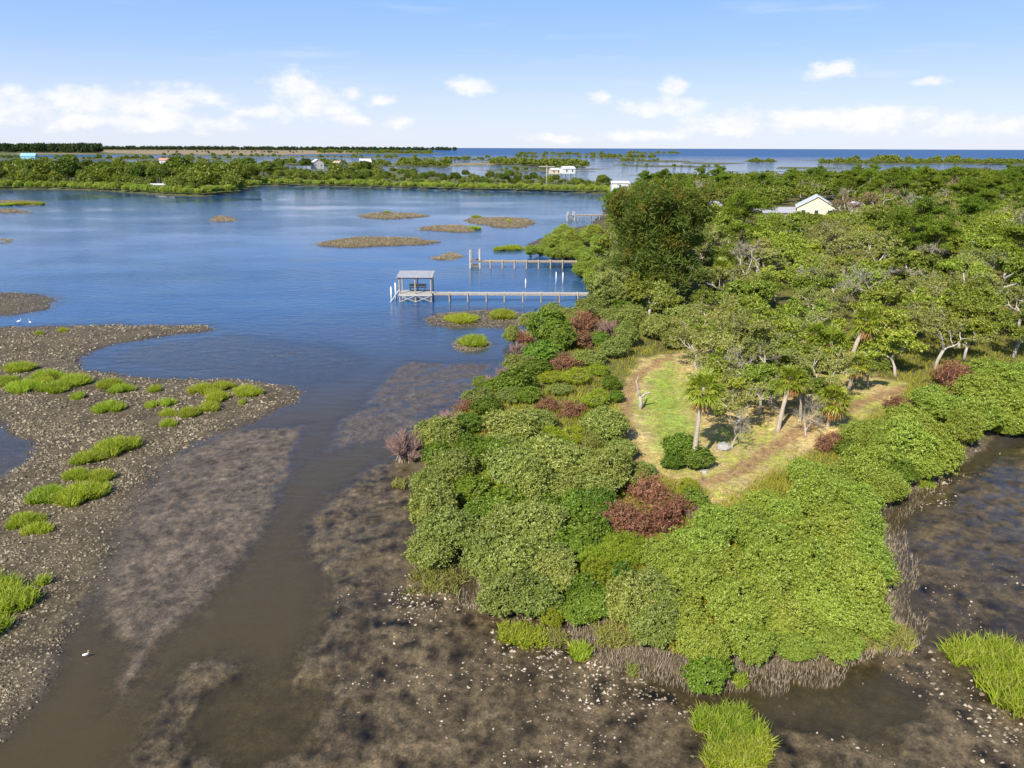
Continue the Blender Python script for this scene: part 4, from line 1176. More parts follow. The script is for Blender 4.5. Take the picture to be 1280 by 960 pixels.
dk = empty('covered_dock', (X_at(518, py), py, 0.0))
x0 = X_at(499.5, py) - dk.location.x; x1 = X_at(541, py) - dk.location.x
xe = X_at(742, py) - dk.location.x
DZ = 1.25
part(dk, 'deck', 'plank', lambda b: planks(b, x0, x1, -0.7, 2.6, DZ))
part(dk, 'walkway', 'plank', lambda b: planks(b, x1, xe, -0.2, 1.1, DZ + 0.03, 0.06, 0.22))
for yy in (-0.1, 1.0):
    part(dk, 'joist', 'tanwood', lambda b: b.box(((x1 + xe) / 2, yy, DZ - 0.115), (xe - x1, 0.09, 0.2)))
part(dk, 'joist', 'plank', lambda b: b.box(((x0 + x1) / 2, -0.72, DZ - 0.14), (x1 - x0, 0.08, 0.22)))
RZ_ = 3.75
for xx in (x0 + 0.15, (x0 + x1) / 2, x1 - 0.15):
    for yy in (-0.5, 2.4):
        part(dk, 'post', 'tanwood', lambda b: b.bar((xx, yy, -0.6), (xx, yy, RZ_ if yy < 0 else RZ_ + 0.28), 0.11, 8))
for yy in (-0.62, 2.52):
    for xa, xb in ((x0 + 0.15, (x0 + x1) / 2), ((x0 + x1) / 2, x1 - 0.15)):
        for flip in (0, 1):
            za, zb = (0.1, 1.0) if flip else (1.0, 0.1)
            part(dk, 'brace', 'plank', lambda b: b.bar((xa, yy - 0.05 * flip, za), (xb, yy - 0.05 * flip, zb), 0.055, 4))
part(dk, 'beam', 'tanwood', lambda b: b.box(((x0 + x1) / 2, -0.5, RZ_ - 0.1), (x1 - x0 + 0.3, 0.12, 0.2)))
part(dk, 'beam', 'tanwood', lambda b: b.box(((x0 + x1) / 2, 2.4, RZ_ + 0.22), (x1 - x0 + 0.3, 0.12, 0.2)))


def roof_fn(b):
    w = x1 - x0 + 0.4
    sl = math.atan2(0.30, 2.9)
    b.box(((x0 + x1) / 2, 0.95, RZ_ + 0.24), (w, 3.7, 0.09), 0, sl, 0)
    for i in range(13):
        b.box(((x0 + x1) / 2 - w / 2 + 0.1 + i * (w - 0.2) / 12, 0.95 - 0.005, RZ_ + 0.305), (0.05, 3.7, 0.04), 0, sl, 0)


part(dk, 'roof', 'metalroof', roof_fn)
part(dk, 'bench', 'tanwood', lambda b: (b.box((0.3, 2.1, DZ + 0.5), (2.6, 0.45, 0.08)), b.box((0.3, 2.32, DZ + 0.85), (2.6, 0.06, 0.4)), b.box((-0.8, 2.1, DZ + 0.24), (0.1, 0.4, 0.44)), b.box((1.4, 2.1, DZ + 0.24), (0.1, 0.4, 0.44))))
for cx in (562, 585, 608, 630.5, 653.5, 676, 699, 722):
    xx = X_at(cx, py) - dk.location.x
    for yy in (0.0, 0.95):
        part(dk, 'post', 'tanwood', lambda b: b.bar((xx, yy - 0.18 if yy < .5 else yy + 0.18, -0.6), (xx, yy - 0.18 if yy < .5 else yy + 0.18, DZ + 0.12), 0.10, 8))
    part(dk, 'crossbeam', 'tanwood', lambda b: b.box((xx, 0.45, DZ - 0.32), (0.1, 1.45, 0.18)))
# sloping gangway/ladder rails at the outer end
part(dk, 'ladder', 'white', lambda b: (b.bar((x0 - 1.5, -0.4, -0.3), (x0 - 0.05, -0.4, DZ + 0.5), 0.06, 5), b.bar((x0 - 1.5, 0.3, -0.3), (x0 - 0.05, 0.3, DZ + 0.5), 0.06, 5),
                                       *[b.bar((x0 - 1.5 + 1.45 * f, -0.4, -0.3 + (DZ + 0.8) * f), (x0 - 1.5 + 1.45 * f, 0.3, -0.3 + (DZ + 0.8) * f), 0.04, 5) for f in (.2, .4, .6, .8)]))
tag(dk, 'long grey boardwalk dock with a roofed platform at its outer end', 'dock')
LM['roofed dock platform'] = np.array(dk.location[:2])


def pile(cx, cy, h, r, m, lab, lean=0.0, grp=None, cap=True):
    p = G(cx, cy)
    e = empty('mooring_post', (p[0], p[1], 0.0))
    b = MB(); b.tube([[0, 0, -0.6], [lean * 0.5, 0, h * 0.5], [lean, 0, h]], [r, r * 0.97, r * 0.94], 9)
    put('shaft', b.mesh('post_shaft', M[m], True), e)
    if cap:
        c = MB(); c.tube([[lean, 0, h], [lean, 0, h + 0.02], [lean, 0, h + 0.18]], [r * 1.1, r * 1.1, 0.03], 9)
        put('cap', c.mesh('post_cap', M['white']), e)
    tag(e, lab, 'mooring post', grp)


pile(489.5, 376, 2.0, 0.14, 'white', 'white mooring post, outermost beside the roofed dock platform')
pile(495, 374, 2.4, 0.14, 'white', 'white mooring post between the roofed platform and the outermost post')
pile(657, 360, 1.4, 0.1, 'white', 'single thin white post in the water behind the boardwalk')
pile(695, 354, 1.8, 0.1, 'white', 'thin white post nearer the roofed dock, of the pair close to shore')
pile(703.5, 354, 1.7, 0.1, 'white', 'thin white post nearer the land, of the pair close to shore')


def small_dock(ypx, xl, xr, xs, z, label, name='wooden_dock', tall=None, th=1.2):
    yy0 = G(640, ypx)[1]
    e = empty(name, (X_at(xl, yy0), yy0, 0))
    ox = e.location.x
    L_ = X_at(xr, yy0) - ox
    s = min(1.0, 1.0)
    part(e, 'walkway', 'tanwood', lambda b: planks(b, 0, L_, 0, th, z, 0.1, 0.35))
    part(e, 'joist', 'darkwood', lambda b: b.box((L_ / 2, 0.05, z - 0.16), (L_, 0.1, 0.22)))
    for c in xs:
        xx = X_at(c, yy0) - ox
        for q in (-0.12, th + 0.12):
            part(e, 'post', 'tanwood', lambda b: b.bar((xx, q, -0.6), (xx, q, z + 0.15), 0.13, 7))
    if tall:
        for c, q, hh in tall:
            xx = X_at(c, yy0) - ox
            part(e, 'piling', 'plank', lambda b: b.bar((xx, q, -0.6), (xx, q, hh), 0.2, 8))
        xa, xb = X_at(tall[0][0], yy0) - ox, X_at(tall[-1][0], yy0) - ox
        part(e, 'crossbeam', 'darkwood', lambda b: (b.box(((xa + xb) / 2, -0.25, 1.4), (abs(xb - xa), 0.12, 0.25)), b.box(((xa + xb) / 2, 2.2, 1.4), (abs(xb - xa), 0.12, 0.25)), b.box(((xa + xb) / 2, 1.0, 0.4), (abs(xb - xa), 2.3, 0.2))))
    tag(e, label, 'dock')
    return e


small_dock(335.5, 601, 722, (613, 628, 643, 658, 673, 688, 703), 1.35, 'older wooden dock with tall end pilings behind the roofed dock', tall=((588, 0, 3.5), (588.5, 2.2, 3.2), (599, 2.2, 3.2), (600, 0, 3.7)))
small_dock(275.5, 720, 765, (722, 731, 740, 749), 1.8, 'far weathered dock with dark posts beside the casuarina', tall=((709, 0, 2.6), (711, 3.0, 2.6), (717, 3.0, 2.8), (718, 0, 2.8)), th=1.6)
LM['far weathered dock'] = G(725, 275)[:2]


# egrets
def egret(cx, cy, rz, lab, sc=0.75):
    p = G(cx, cy, 0.12)
    import bmesh
    z0 = zat(p[0], p[1])
    e = empty('egret', (p[0], p[1], max(z0, 0.0)), rz, sc)
    b = MB()
    th = np.linspace(0, 1, 9)
    b.tube(np.c_[-0.32 + 0.64 * th, 0 * th, 0.45 + 0.12 * th], 0.13 * np.sin(PI * (0.08 + 0.86 * th)) + 0.01, 8)
    b.tube([[0.25, 0, 0.55], [0.36, 0, 0.68], [0.30, 0, 0.82], [0.36, 0, 0.94], [0.42, 0, 0.97]], [0.06, 0.04, 0.03, 0.035, 0.02], 6)
    put('body', b.mesh('egret_body', M['feather'], True), e)
    k = MB(); k.tube([[0.42, 0, 0.97], [0.58, 0, 0.94]], [0.02, 0.004], 5); put('beak', k.mesh('egret_beak', M['beak']), e)
    for s in (-0.05, 0.05):
        g = MB(); g.bar((0.02, s, 0.42), (0.02, s, -0.05), 0.012, 5); put('leg', g.mesh('egret_leg', M['darkwood']), e)
    tag(e, lab, 'bird')


egret(24, 404, 0.4, 'white egret above the upper oyster bar, nearer the left frame edge')
egret(38, 405, 2.6, 'white egret above the upper oyster bar, farther from the frame edge')
egret(107, 820, 0.2, 'lone white egret at the muddy channel edge below the grass clumps', 0.4)


# ------------------------------------------------------------------ marsh grass
def grass_mesh(seed, n, h=0.75, matname='grass', poly=None, lean=0.35):
    rng = np.random.default_rng(seed)
    if poly is None:
        # lumpy unit disc
        a = rng.random(n) * 2 * PI; rr = np.sqrt(rng.random(n)) * (1 + 0.22 * np.sin(2 * a + seed) + 0.18 * np.sin(3 * a + seed * 2) + 0.1 * np.sin(5 * a))
        P = np.c_[rr * np.cos(a), rr * np.sin(a), np.zeros(n)]
        edge = np.clip(1.1 - rr, 0.3, 1)
    else:
        lo = poly.min(0); hi = poly.max(0); P = np.zeros((0, 3))
        while len(P) < n:
            q = lo + (hi - lo) * rng.random((n * 2, 3)); q[:, 2] = 0
            d = sdf(poly, q[:, 0], q[:, 1], 3) + 1.5 * fbm(q[:, 0] + 50, q[:, 1], 1.0, 3, seed)
            P = np.concatenate([P, q[d > 0]])
        P = P[:n]; edge = np.ones(n)
    P[:, 2] = -0.06
    D = rng.normal(size=(n, 3)) * lean; D[:, 2] = 1
    if poly is None:
        D[:, :2] += P[:, :2] * 0.35
    mb = MB()
    hh = h * (0.55 + 0.6 * rng.random(n)) * (0.6 + 0.4 * edge)
    w = unit(np.cross(unit(D), rng.normal(size=(n, 3)))) * 0.03
    D = unit(D); mid = P + D * hh[:, None] * 0.6
    bend = D + np.c_[rng.normal(size=(n, 2)) * 0.5, -0.3 * np.ones(n)]
    tip = mid + unit(bend) * hh[:, None] * 0.5
    V = np.stack([P - w, P + w, mid + w * 0.7, mid - w * 0.7, tip], 1).reshape(-1, 3)
    b = np.arange(n)[:, None] * 5
    mb.add(V, b + np.array([[0, 1, 2, 3]]), b + np.array([[3, 2, 4]]))
    return mb.mesh('grass_clump', M[matname])


GR = {}


def grass_variant(v, dens, matname):
    k = (v, dens, matname)
    if k not in GR:
        GR[k] = grass_mesh(500 + v, dens, 1.0, matname)
    return GR[k]


CL = [(25, 460, 17), (6, 478, 14), (31, 484, 20), (59, 470, 16), (69, 485, 16), (94, 476, 19), (98, 496, 9), (137, 481, 14), (152, 487, 12), (137, 510, 15), (194, 487, 8), (190, 507, 8), (209, 504, 10), (211, 517, 10),
      (211, 530, 9), (237, 517, 12), (262, 510, 13), (272, 498, 13), (277, 484, 12), (253, 487, 13), (309, 490, 17), (303, 504, 5), (145, 559, 23), (109, 574, 16), (98, 595, 15), (127, 596, 15), (59, 620, 22), (102, 618, 25),
      (31, 652, 17), (47, 662, 16), (578, 398, 19), (628, 393, 17), (592, 426, 18), (595, 271.5, 6), (593, 285, 7), (484, 266, 4), (636, 277.6, 4), (640, 309, 14), (49, 417, 5), (79, 413, 5), (30, 254, 10), (12, 254.5, 10), (48, 254.5, 7), (625, 311, 8),
      (268, 492, 10), (325, 492, 5), (52, 479, 12)]
GC = []
for i, (cx, cy, r) in enumerate(CL):
    p = G(cx, cy + r * 0.15, 0.15)
    rm = 0.86 * r * pix(p)[2] / FPX
    z = max(zat(p[0], p[1]), 0.0)
    dens = 700 if rm < 0.7 else 2000 if rm < 1.6 else 3200
    me = grass_variant(i % 5, dens, 'grass')
    o = put('grass_clump', me, None, (p[0], p[1], z))
    asp = 0.75 + 0.35 * RNG.random()
    o.scale = (rm, rm * asp, min(1.3, 0.55 + 0.5 * rm))
    o.rotation_euler = (0, 0, RNG.normal() * 0.3)
    o['category'] = 'marsh grass'
    GC.append((o, cx, cy, rm))


def onhere(cx, cy):
    if cy < 320: return 'on an oyster islet far across the bay'
    if cy < 432 and cx > 500: return 'on the oyster patch below the boardwalk'
    if cy < 430: return 'on the upper oyster bar'
    if cx > 180: return 'near the tip of the oyster bar'
    if cy < 520: return 'on the upper side of the oyster bar'
    return 'on the oyster bar beside the channel'


ORD = ['first', 'second', 'third', 'fourth', 'fifth', 'sixth', 'seventh', 'eighth', 'ninth', 'tenth', 'eleventh', 'twelfth', 'thirteenth', 'fourteenth', 'fifteenth', 'sixteenth', 'seventeenth', 'eighteenth', 'nineteenth', 'twentieth']


def ordw(i):
    if i < 20: return ORD[i]
    t = ['twenty', 'thirty', 'forty', 'fifty', 'sixty', 'seventy', 'eighty', 'ninety'][(i + 1) // 10 - 2]
    u = (i + 1) % 10
    return (t[:-1] + 'ieth') if u == 0 else t + '-' + ORD[u - 1]


byp = {}
for g in sorted(GC, key=lambda g: g[1]):
    byp.setdefault(onhere(g[1], g[2]), []).append(g)
for ph, gs in byp.items():
    for i, (o, cx, cy, rm) in enumerate(gs):
        sz = 'small' if rm < 1.0 else 'broad' if rm > 2.0 else 'rounded'
        o['label'] = f'{sz} green grass clump {ph}, {ordw(i)} from left'
        o['group'] = 'grass clumps ' + ph


def patch(poly_px, n, h, matname, label, seed, lean=0.35):
    poly = ppoly(poly_px)
    c = poly.mean(0); z = max(0.0, zat(c[0], c[1]))
    me = grass_mesh(seed, n, h, matname, poly - c, lean)
    o = put('grass_patch', me, None, (c[0], c[1], z))
    tag(o, label, 'marsh grass')
    return o


def epx(cx, cy, rx, ry): return [(cx + rx * math.cos(a), cy + ry * math.sin(a)) for a in np.linspace(0, 2 * PI, 12, endpoint=False)]


pr = patch([(1172, 808), (1215, 806), (1285, 818), (1340, 832), (1420, 860), (1420, 960), (1340, 925), (1282, 897), (1252, 880), (1228, 858), (1216, 834), (1186, 826)], 9000, 0.85, 'grass', 'large bright grass patch spreading from the right side of the mud', 601)
LM['large bright grass patch'] = np.array(pr.location[:2])
patch(epx(2, 750, 42, 24), 4200, 0.8, 'grass', 'large grass patch at the left frame edge beside the oyster bar', 602)
patch(epx(-22, 795, 24, 16), 1200, 0.8, 'grass', 'grass patch mostly cut off by the left frame edge', 609)
patch(epx(912, 915, 40, 24), 3200, 0.7, 'grass', 'yellow-green grass patch on the near mud, the upper of two', 603)
patch(epx(924, 950, 44, 22), 3200, 0.7, 'grass', 'yellow-green grass patch on the near mud, the lower of two', 604)
patch(epx(548, 727, 36, 17), 900, 0.6, 'drygrass', 'sparse reddish green grass patch on shells at the western point', 605, 0.55)
patch(epx(652, 799, 28, 13), 1300, 0.65, 'grass', 'bright grass patch among white shells below the point', 606)
patch(epx(690, 803, 20, 8), 500, 0.55, 'drygrass', 'thin grass trailing right of the bright patch below the point', 607)
patch(epx(729, 819, 18, 9), 700, 0.65, 'grass', 'small grass patch against the grey root fringe', 608)
patch(epx(787, 843, 9, 6), 200, 0.5, 'drygrass', 'tiny dry grass tuft at the outer edge of the root fringe', 610)
patch(epx(928, 855, 9, 6), 250, 0.5, 'grass', 'tiny grass tuft at the front foot of the mangroves', 611)
patch(epx(1100, 800, 30, 17), 1700, 0.75, 'drygrass', 'reedy grass patch at the right corner of the mangroves', 612)
patch(epx(1136, 803, 10, 8), 350, 0.6, 'drygrass', 'reedy tuft standing just outside the right corner of the mangroves', 613)
patch(epx(1157, 606, 11, 5), 350, 0.5, 'grass', 'pale grass tuft on shells in the right inlet', 614)
patch(epx(499, 607, 8, 5), 200, 0.5, 'drygrass', 'pale dry tuft on the mud below the pink leafless shrub', 615)
patch(epx(770, 800, 26, 14), 900, 0.6, 'drygrass', 'thin green reeds within the grey root fringe', 616)


# ------------------------------------------------------------------ stuff: shells, aerial roots, meadow
def scatter_poly(poly, n, rng):
    lo = poly.min(0)[:2]; hi = poly.max(0)[:2]
    P = lo + (hi - lo) * rng.random((n, 2))
    return np.c_[P, np.zeros(n)]


def build_shells():
    rng = np.random.default_rng(77)
    Ps, Ss = [], []
    for poly, k in SHELLS:
        area = np.prod(poly.max(0)[:2] - poly.min(0)[:2])
        n = int(area * 44 * k)
        P = scatter_poly(poly, n, rng)
        d = sdf(poly, P[:, 0], P[:, 1], 4) + 2.0 * fbm(P[:, 0], P[:, 1], 2.5, 3, 91)
        P = P[rng.random(n) < 0.9 * smooth(-0.8, 2.6, d)]
        Ps.append(P); Ss.append(0.03 + 0.085 * rng.random(len(P)) ** 2.4)
    poly, _ = BARS[0]
    n = 90000
    lo = G(-120, 400); 
    u = rng.random(n); v = rng.random(n)
    px = -150 + 560 * u; pyy = 402 + 560 * v ** 1.3
    P = G(px, pyy)
    d = sdf(poly, P[:, 0], P[:, 1], 6) + 1.2 * fbm(P[:, 0], P[:, 1], 3.0, 3, 92)
    pl = sdf(POOL, P[:, 0], P[:, 1], 6)
    keep = (rng.random(n) < smooth(-0.3, 3.0, d) * (0.25 + 0.75 * smooth(-0.1, 0.35, fbm(P[:, 0], P[:, 1], 4.0, 3, 93)))) & (pl < 0.4)
    P = P[keep]; Ps.append(P); Ss.append((0.05 + 0.07 * rng.random(len(P)) ** 2) * np.clip(np.hypot(P[:, 0], P[:, 1]) / 45, 0.8, 1.5))
    for poly, h in BARS[1:]:
        lo = poly.min(0); hi = poly.max(0)
        n = 4500
        P = scatter_poly(poly, n, rng)
        d = sdf(poly, P[:, 0], P[:, 1], 4)
        P = P[d > 0.1]
        Ps.append(P); Ss.append(np.clip(np.hypot(P[:, 0], P[:, 1]) / 1200, 0.06, 0.20) * (0.5 + 0.7 * rng.random(len(P))))
    # loose chips on the near mud
    n = 9000
    P = G(420 + 900 * rng.random(n), 690 + 290 * rng.random(n) ** 0.7)
    kk = (rng.random(n) < 0.35 * smooth(-0.1, 0.4, fbm(P[:, 0], P[:, 1], 4.0, 3, 95))) & (sdf(LAND, P[:, 0], P[:, 1], 5) < -0.5)
    Ps.append(P[kk]); Ss.append(0.03 + 0.05 * rng.random(kk.sum()) ** 2)
    nf = len(SHELLS)
    for nm, mt, A_, B_, lab in (('oyster_shells', 'shell', Ps[:nf] + Ps[-1:], Ss[:nf] + Ss[-1:], 'pale oyster shells strewn over the mud round the point'),
                                ('bar_shells', 'barshell', Ps[nf:-1], Ss[nf:-1], 'dull tan oyster shells covering the oyster bars')):
        P = np.concatenate(A_); S = np.concatenate(B_)
        P[:, 2] = zats(P)
        k = P[:, 2] > -0.06
        P, S = P[k], S[k]
        n = len(P)
        th = np.arange(5) / 5 * 2 * PI
        a = th[None] + rng.random((n, 1)) * 6.28 + rng.normal(size=(n, 5)) * 0.2
        rr = S[:, None] * (0.6 + 0.7 * rng.random((n, 5)))
        asp = 0.55 + 0.45 * rng.random((n, 1))
        V = np.zeros((n, 6, 3))
        V[:, :5, 0] = P[:, :1] + rr * np.cos(a); V[:, :5, 1] = P[:, 1:2] + rr * np.sin(a) * asp
        V[:, :5, 2] = P[:, 2:3] - 0.01 + rng.random((n, 5)) * S[:, None] * 0.5
        V[:, 5] = P; V[:, 5, 2] += S * (0.5 + 0.8 * rng.random(n))
        V[:, 5, :2] += rng.normal(size=(n, 2)) * S[:, None] * 0.3
        b = np.arange(n)[:, None] * 6
        T = np.concatenate([b + np.array([[i, (i + 1) % 5, 5]]) for i in range(5)])
        mb = MB(); mb.add(V, None, T)
        o = put(nm, mb.mesh(nm, M[mt]))
        tag(o, lab, 'shells', None, 'stuff')


build_shells()


def build_roots():
    rng = np.random.default_rng(78)
    n = 60000
    P = G(540 + 640 * rng.random(n), 560 + 310 * rng.random(n))
    d = sdf(LAND, P[:, 0], P[:, 1], 6)
    px, pyy, _ = pix(P)
    wide = 1.1 + 1.2 * np.exp(-((px - 760) / 70) ** 2) + 0.8 * np.exp(-((px - 900) / 90) ** 2) + 0.7 * np.exp(-((px - 1060) / 50) ** 2)
    wide = wide * 0.75 * (0.6 + 0.8 * smooth(-0.3, 0.3, fbm(P[:, 0], P[:, 1], 3.0, 3, 97)))
    k = (d < 2.0) & (d > -wide) & (pyy > 590) & ~((px < 700) & (pyy < 700) & (px > 470)) & (rng.random(n) < 0.9)
    P = P[k]; n = len(P)
    P[:, 2] = zats(P) - 0.05
    mb = MB()
    D = rng.normal(size=(n, 3)) * 0.18; D[:, 2] = 1
    slivers(mb, P, D, 0.2 + 0.25 * rng.random(n), 0.04, rng)
    print('roots', n)
    o = put('aerial_roots', mb.mesh('aerial_roots', M['root']))
    tag(o, 'fringe of grey mangrove breathing roots at the mud edge', 'roots', None, 'stuff')


build_roots()


def build_meadow():
    rng = np.random.default_rng(79)
    n = 70000
    P = G(500 + 800 * rng.random(n), 330 + 520 * rng.random(n) ** 0.8, 0.6)
    d = sdf(LAND, P[:, 0], P[:, 1], 6); lw = sdf(LAWN, P[:, 0], P[:, 1], 6)
    k = (d > 1.0) & (lw < 0.2 * rng.normal(size=n))
    P = P[k]; n = len(P); P[:, 2] = zats(P) - 0.05
    hgt = 0.35 + 0.45 * rng.random(n) * (0.5 + smooth(-0.2, 0.4, fbm(P[:, 0], P[:, 1], 4.0, 2, 98)))
    mb = MB()
    for q in range(3):
        D = rng.normal(size=(n, 3)) * 0.45; D[:, 2] = 1
        slivers(mb, P + rng.normal(size=(n, 3)) * np.array([.12, .12, 0]), D, hgt, 0.06, rng)
    # short turf in the clearing
    n = 60000
    P = G(765 + 400 * rng.random(n), 420 + 220 * rng.random(n), 0.8)
    k = (sdf(LAWN, P[:, 0], P[:, 1], 6) > 0.1) & (fbm(P[:, 0], P[:, 1], 2.5, 3, 99) > 0.25 - 0.35 * smooth(-2, 1, sdf(GREENLAWN, P[:, 0], P[:, 1], 6)))
    P = P[k]; n = len(P); P[:, 2] = zats(P) - 0.02
    D = rng.normal(size=(n, 3)) * 0.6; D[:, 2] = 1
    slivers(mb, P, D, 0.08 + 0.1 * rng.random(n), 0.05, rng)
    o = put('meadow_grass', mb.mesh('meadow_grass', M['cover']))
    tag(o, 'yellow-green meadow grass covering the point between the shrubs', 'grass', None, 'stuff')


build_meadow()

# ------------------------------------------------------------------ the right-hand wood
VISR = [(994, 1044, 255), (936, 1002, 264), (1062, 1074, 264), (1142, 1160, 257), (878, 892, 255), (762, 784, 238)]
HOUSES = [(o.location.x, o.location.y) for o in COL.objects if o.get('category') in ('house', 'building', 'shed', 'boathouse')]
FOREST = ppoly([(742, 372), (765, 392), (800, 402), (860, 412), (900, 398), (935, 412), (1000, 418), (1060, 428), (1130, 458), (1165, 478), (1215, 455), (1290, 452), (1600, 440), (2300, 330), (2000, 240), (1500, 224), (1280, 220.5), (1100, 223),
                (900, 229), (830, 234), (785, 243), (762, 262), (745, 282), (715, 292), (690, 304), (716, 326), (742, 352)], 0.7)
rng = np.random.default_rng(90)
acc = []
cell = {}


def try_add(P, smin):
    c = (int(P[0] // 8), int(P[1] // 8))
    for i in range(-1, 2):
        for j in range(-1, 2):
            for q in cell.get((c[0] + i, c[1] + j), ()):
                if (q[0] - P[0]) ** 2 + (q[1] - P[1]) ** 2 < smin ** 2: return False
    cell.setdefault(c, []).append(P)
    return True


n = 26000
cx = 690 + 760 * rng.random(n); cy = 480 - 262 * rng.random(n) ** 0.8
cand = G(cx, cy, 0.7)
ins = (sdf(FOREST, cand[:, 0], cand[:, 1], 10) > 0.8)
cand = cand[ins]
dist = np.hypot(cand[:, 0], cand[:, 1])
for P in cand:
    D = math.hypot(P[0], P[1])
    if np.hypot(P[0] - pc[0], P[1] - pc[1]) < 6.5: continue
    bad = False
    for hx, hyy in HOUSES:
        dx, dy = P[0] - hx, P[1] - hyy
        # keep the house itself clear, and thin the line of sight just in front of it
        if abs(dx) < 9 and -16 < dy < 8: bad = True
    ppx, ppy, pdp = pix(P + np.array([0, 0, 10.5])); half = 3.9 * FPX / pdp
    smax = 9.0
    for a_, b_, y_ in VISR:
        if ppx + half > a_ and ppx - half < b_ and ppy < y_ and pix(P)[1] > y_:
            smax = min(smax, (pix(P)[1] - y_) / (pix(P)[1] - ppy) * 10.5 / 8.0)
    if smax < 0.35: bad = True
    if ppx - half < 752 and ppy < 279: bad = True
    if bad: continue
    if try_add(P, 4.6 + 0.006 * D):
        acc.append(np.append(P, smax))
acc = np.array(acc)
acc = acc[np.argsort(np.hypot(acc[:, 0], acc[:, 1]))]
pxs, pys, _ = pix(acc[:, :3])
vis = (pxs > -60) & (pxs < 1345)
acc = acc[vis]
print('wood trees', len(acc))
STUFFTREES = []
LOWT = [low_tree(700 + i, 300, 3.2, 2.6, 3.0, 0.7, 0.36, 3) for i in range(3)]
cnt = {'oak': 17, 'pine': 0, 'brown': 0}
for i, P in enumerate(acc):
    D = math.hypot(P[0], P[1]); u = rng.random(); z = zat(P[0], P[1]) - 0.05
    s = 0.72 + 0.4 * rng.random()
    if D < 115: s *= 0.8
    if D > 150: s *= 1.12
    lim_ = P[3]; P = P[:3]; s = min(s, lim_); low = lim_ < 8
    if not low and u < 0.10 and cnt['brown'] < 48 and D > 85:
        cnt['brown'] += 1
        plant('bare_tree', BARE[rng.integers(0, 4)], (P[0], P[1], z), rng.random() * 6.28, 1.25 + 0.45 * rng.random(), '', 'bare grey tree', 'dead tree', 'bare grey trees')
    elif not low and u > 0.86 and cnt['pine'] < 75 and D > 110:
        cnt['pine'] += 1
        plant('pine_tree', PINE[rng.integers(0, 3)], (P[0], P[1], z), rng.random() * 6.28, 0.85 + 0.25 * rng.random(), '', 'tall round-topped pine', 'tree', 'pines of the wood')
    elif low or cnt['oak'] < 282:
        cnt['oak'] += 1
        grey = rng.random() < 0.38
        plant('oak_tree', (OAKG if grey else OAK)[rng.integers(0, 3 if grey else 5)], (P[0], P[1], z), rng.random() * 6.28, s, '', 'grey-green scrub oak' if grey else 'green spreading oak', 'tree', 'oaks of the wood')
    else:
        STUFFTREES.append((P[0], P[1], z, 1.0 + 0.45 * rng.random(), rng.random() * 6.28))
for cx, cy, sc, lab in [(1054, 285, 1.15, 'brown leafless-looking crown just right of the yellow house'), (1098, 288, 1.35, 'broad brown fine-twigged crown, second right of the yellow house'), (1187, 262, 1.3, 'bare brown tree standing above the wood skyline')]:
    p = at(cx, cy)
    single('withered_tree', BROWN[0 if cx < 1080 else 1], p, cx, sc, lab, 'tree', 'brown withered trees')
for cx, cy, sc in [(1085, 262, 1.0), (1110, 255, 1.15), (1185, 258, 1.2), (1230, 262, 1.15), (1265, 258, 1.1), (955, 252, 0.9), (1145, 256, 1.05), (1290, 270, 1.1)]:
    p = at(cx, cy)
    plant('pine_tree', PINE[int(cx) % 3], p, cx, sc * 1.1, '', 'tall round-topped pine', 'tree', 'pines of the wood')

# ------------------------------------------------------------------ far shore plants
FARM = [low_tree(720 + i, 900, 2.6, 2.0, 1.7, 0.45, 0.25, 3).mesh('far_shrub_crown', M['mangrove_bright']) for i in range(3)]
FART = []
for i in range(3):
    tkm = MB(); tkm.tube([[0, 0, -.4], [0.1, 0, 2.0], [0, 0.1, 4.0]], [0.28, 0.2, 0.1], 6)
    FART.append((low_tree(740 + i, 1100, 3.4, 2.7, 4.2, 0.55, 0.28, 3, -0.5).mesh('far_tree_crown', M['farleaf']), tkm.mesh('far_tree_trunk', M['bark'], True)))
rng = np.random.default_rng(92)
NBX = np.array([-40, 60, 130, 205, 250, 290, 312, 330, 400, 480, 560, 640, 700, 770]); NBY = np.array([236, 236, 238, 243, 244.5, 241, 235, 232, 232.5, 234.5, 237, 238.5, 240, 242])
FBX = np.array([-40, 100, 200, 330, 440, 520, 560, 640, 700, 770]); FBY = np.array([213, 213, 212, 214, 215.5, 218, 222, 225.5, 227, 231.0])
k = 0
for px0 in np.arange(-30, 775, 6.2):
    px = px0 + rng.normal() * 1.2
    yb = np.interp(px, NBX, NBY) - 0.9 - 0.6 * rng.random()
    p = G(px, yb, 0.6)
    s = 0.75 + 0.45 * rng.random()
    e = empty('mangrove_shrub', (p[0], p[1], 0.5), rng.random() * 6.28, s)
    put('crown', FARM[k % 3], e); k += 1
    e['category'] = 'shrub'; e['group'] = 'mangroves lining the far shore'
    ENTRIES.append((e, 'far shore mangrove shrub', '', p[:2]))
used = []
k = 0
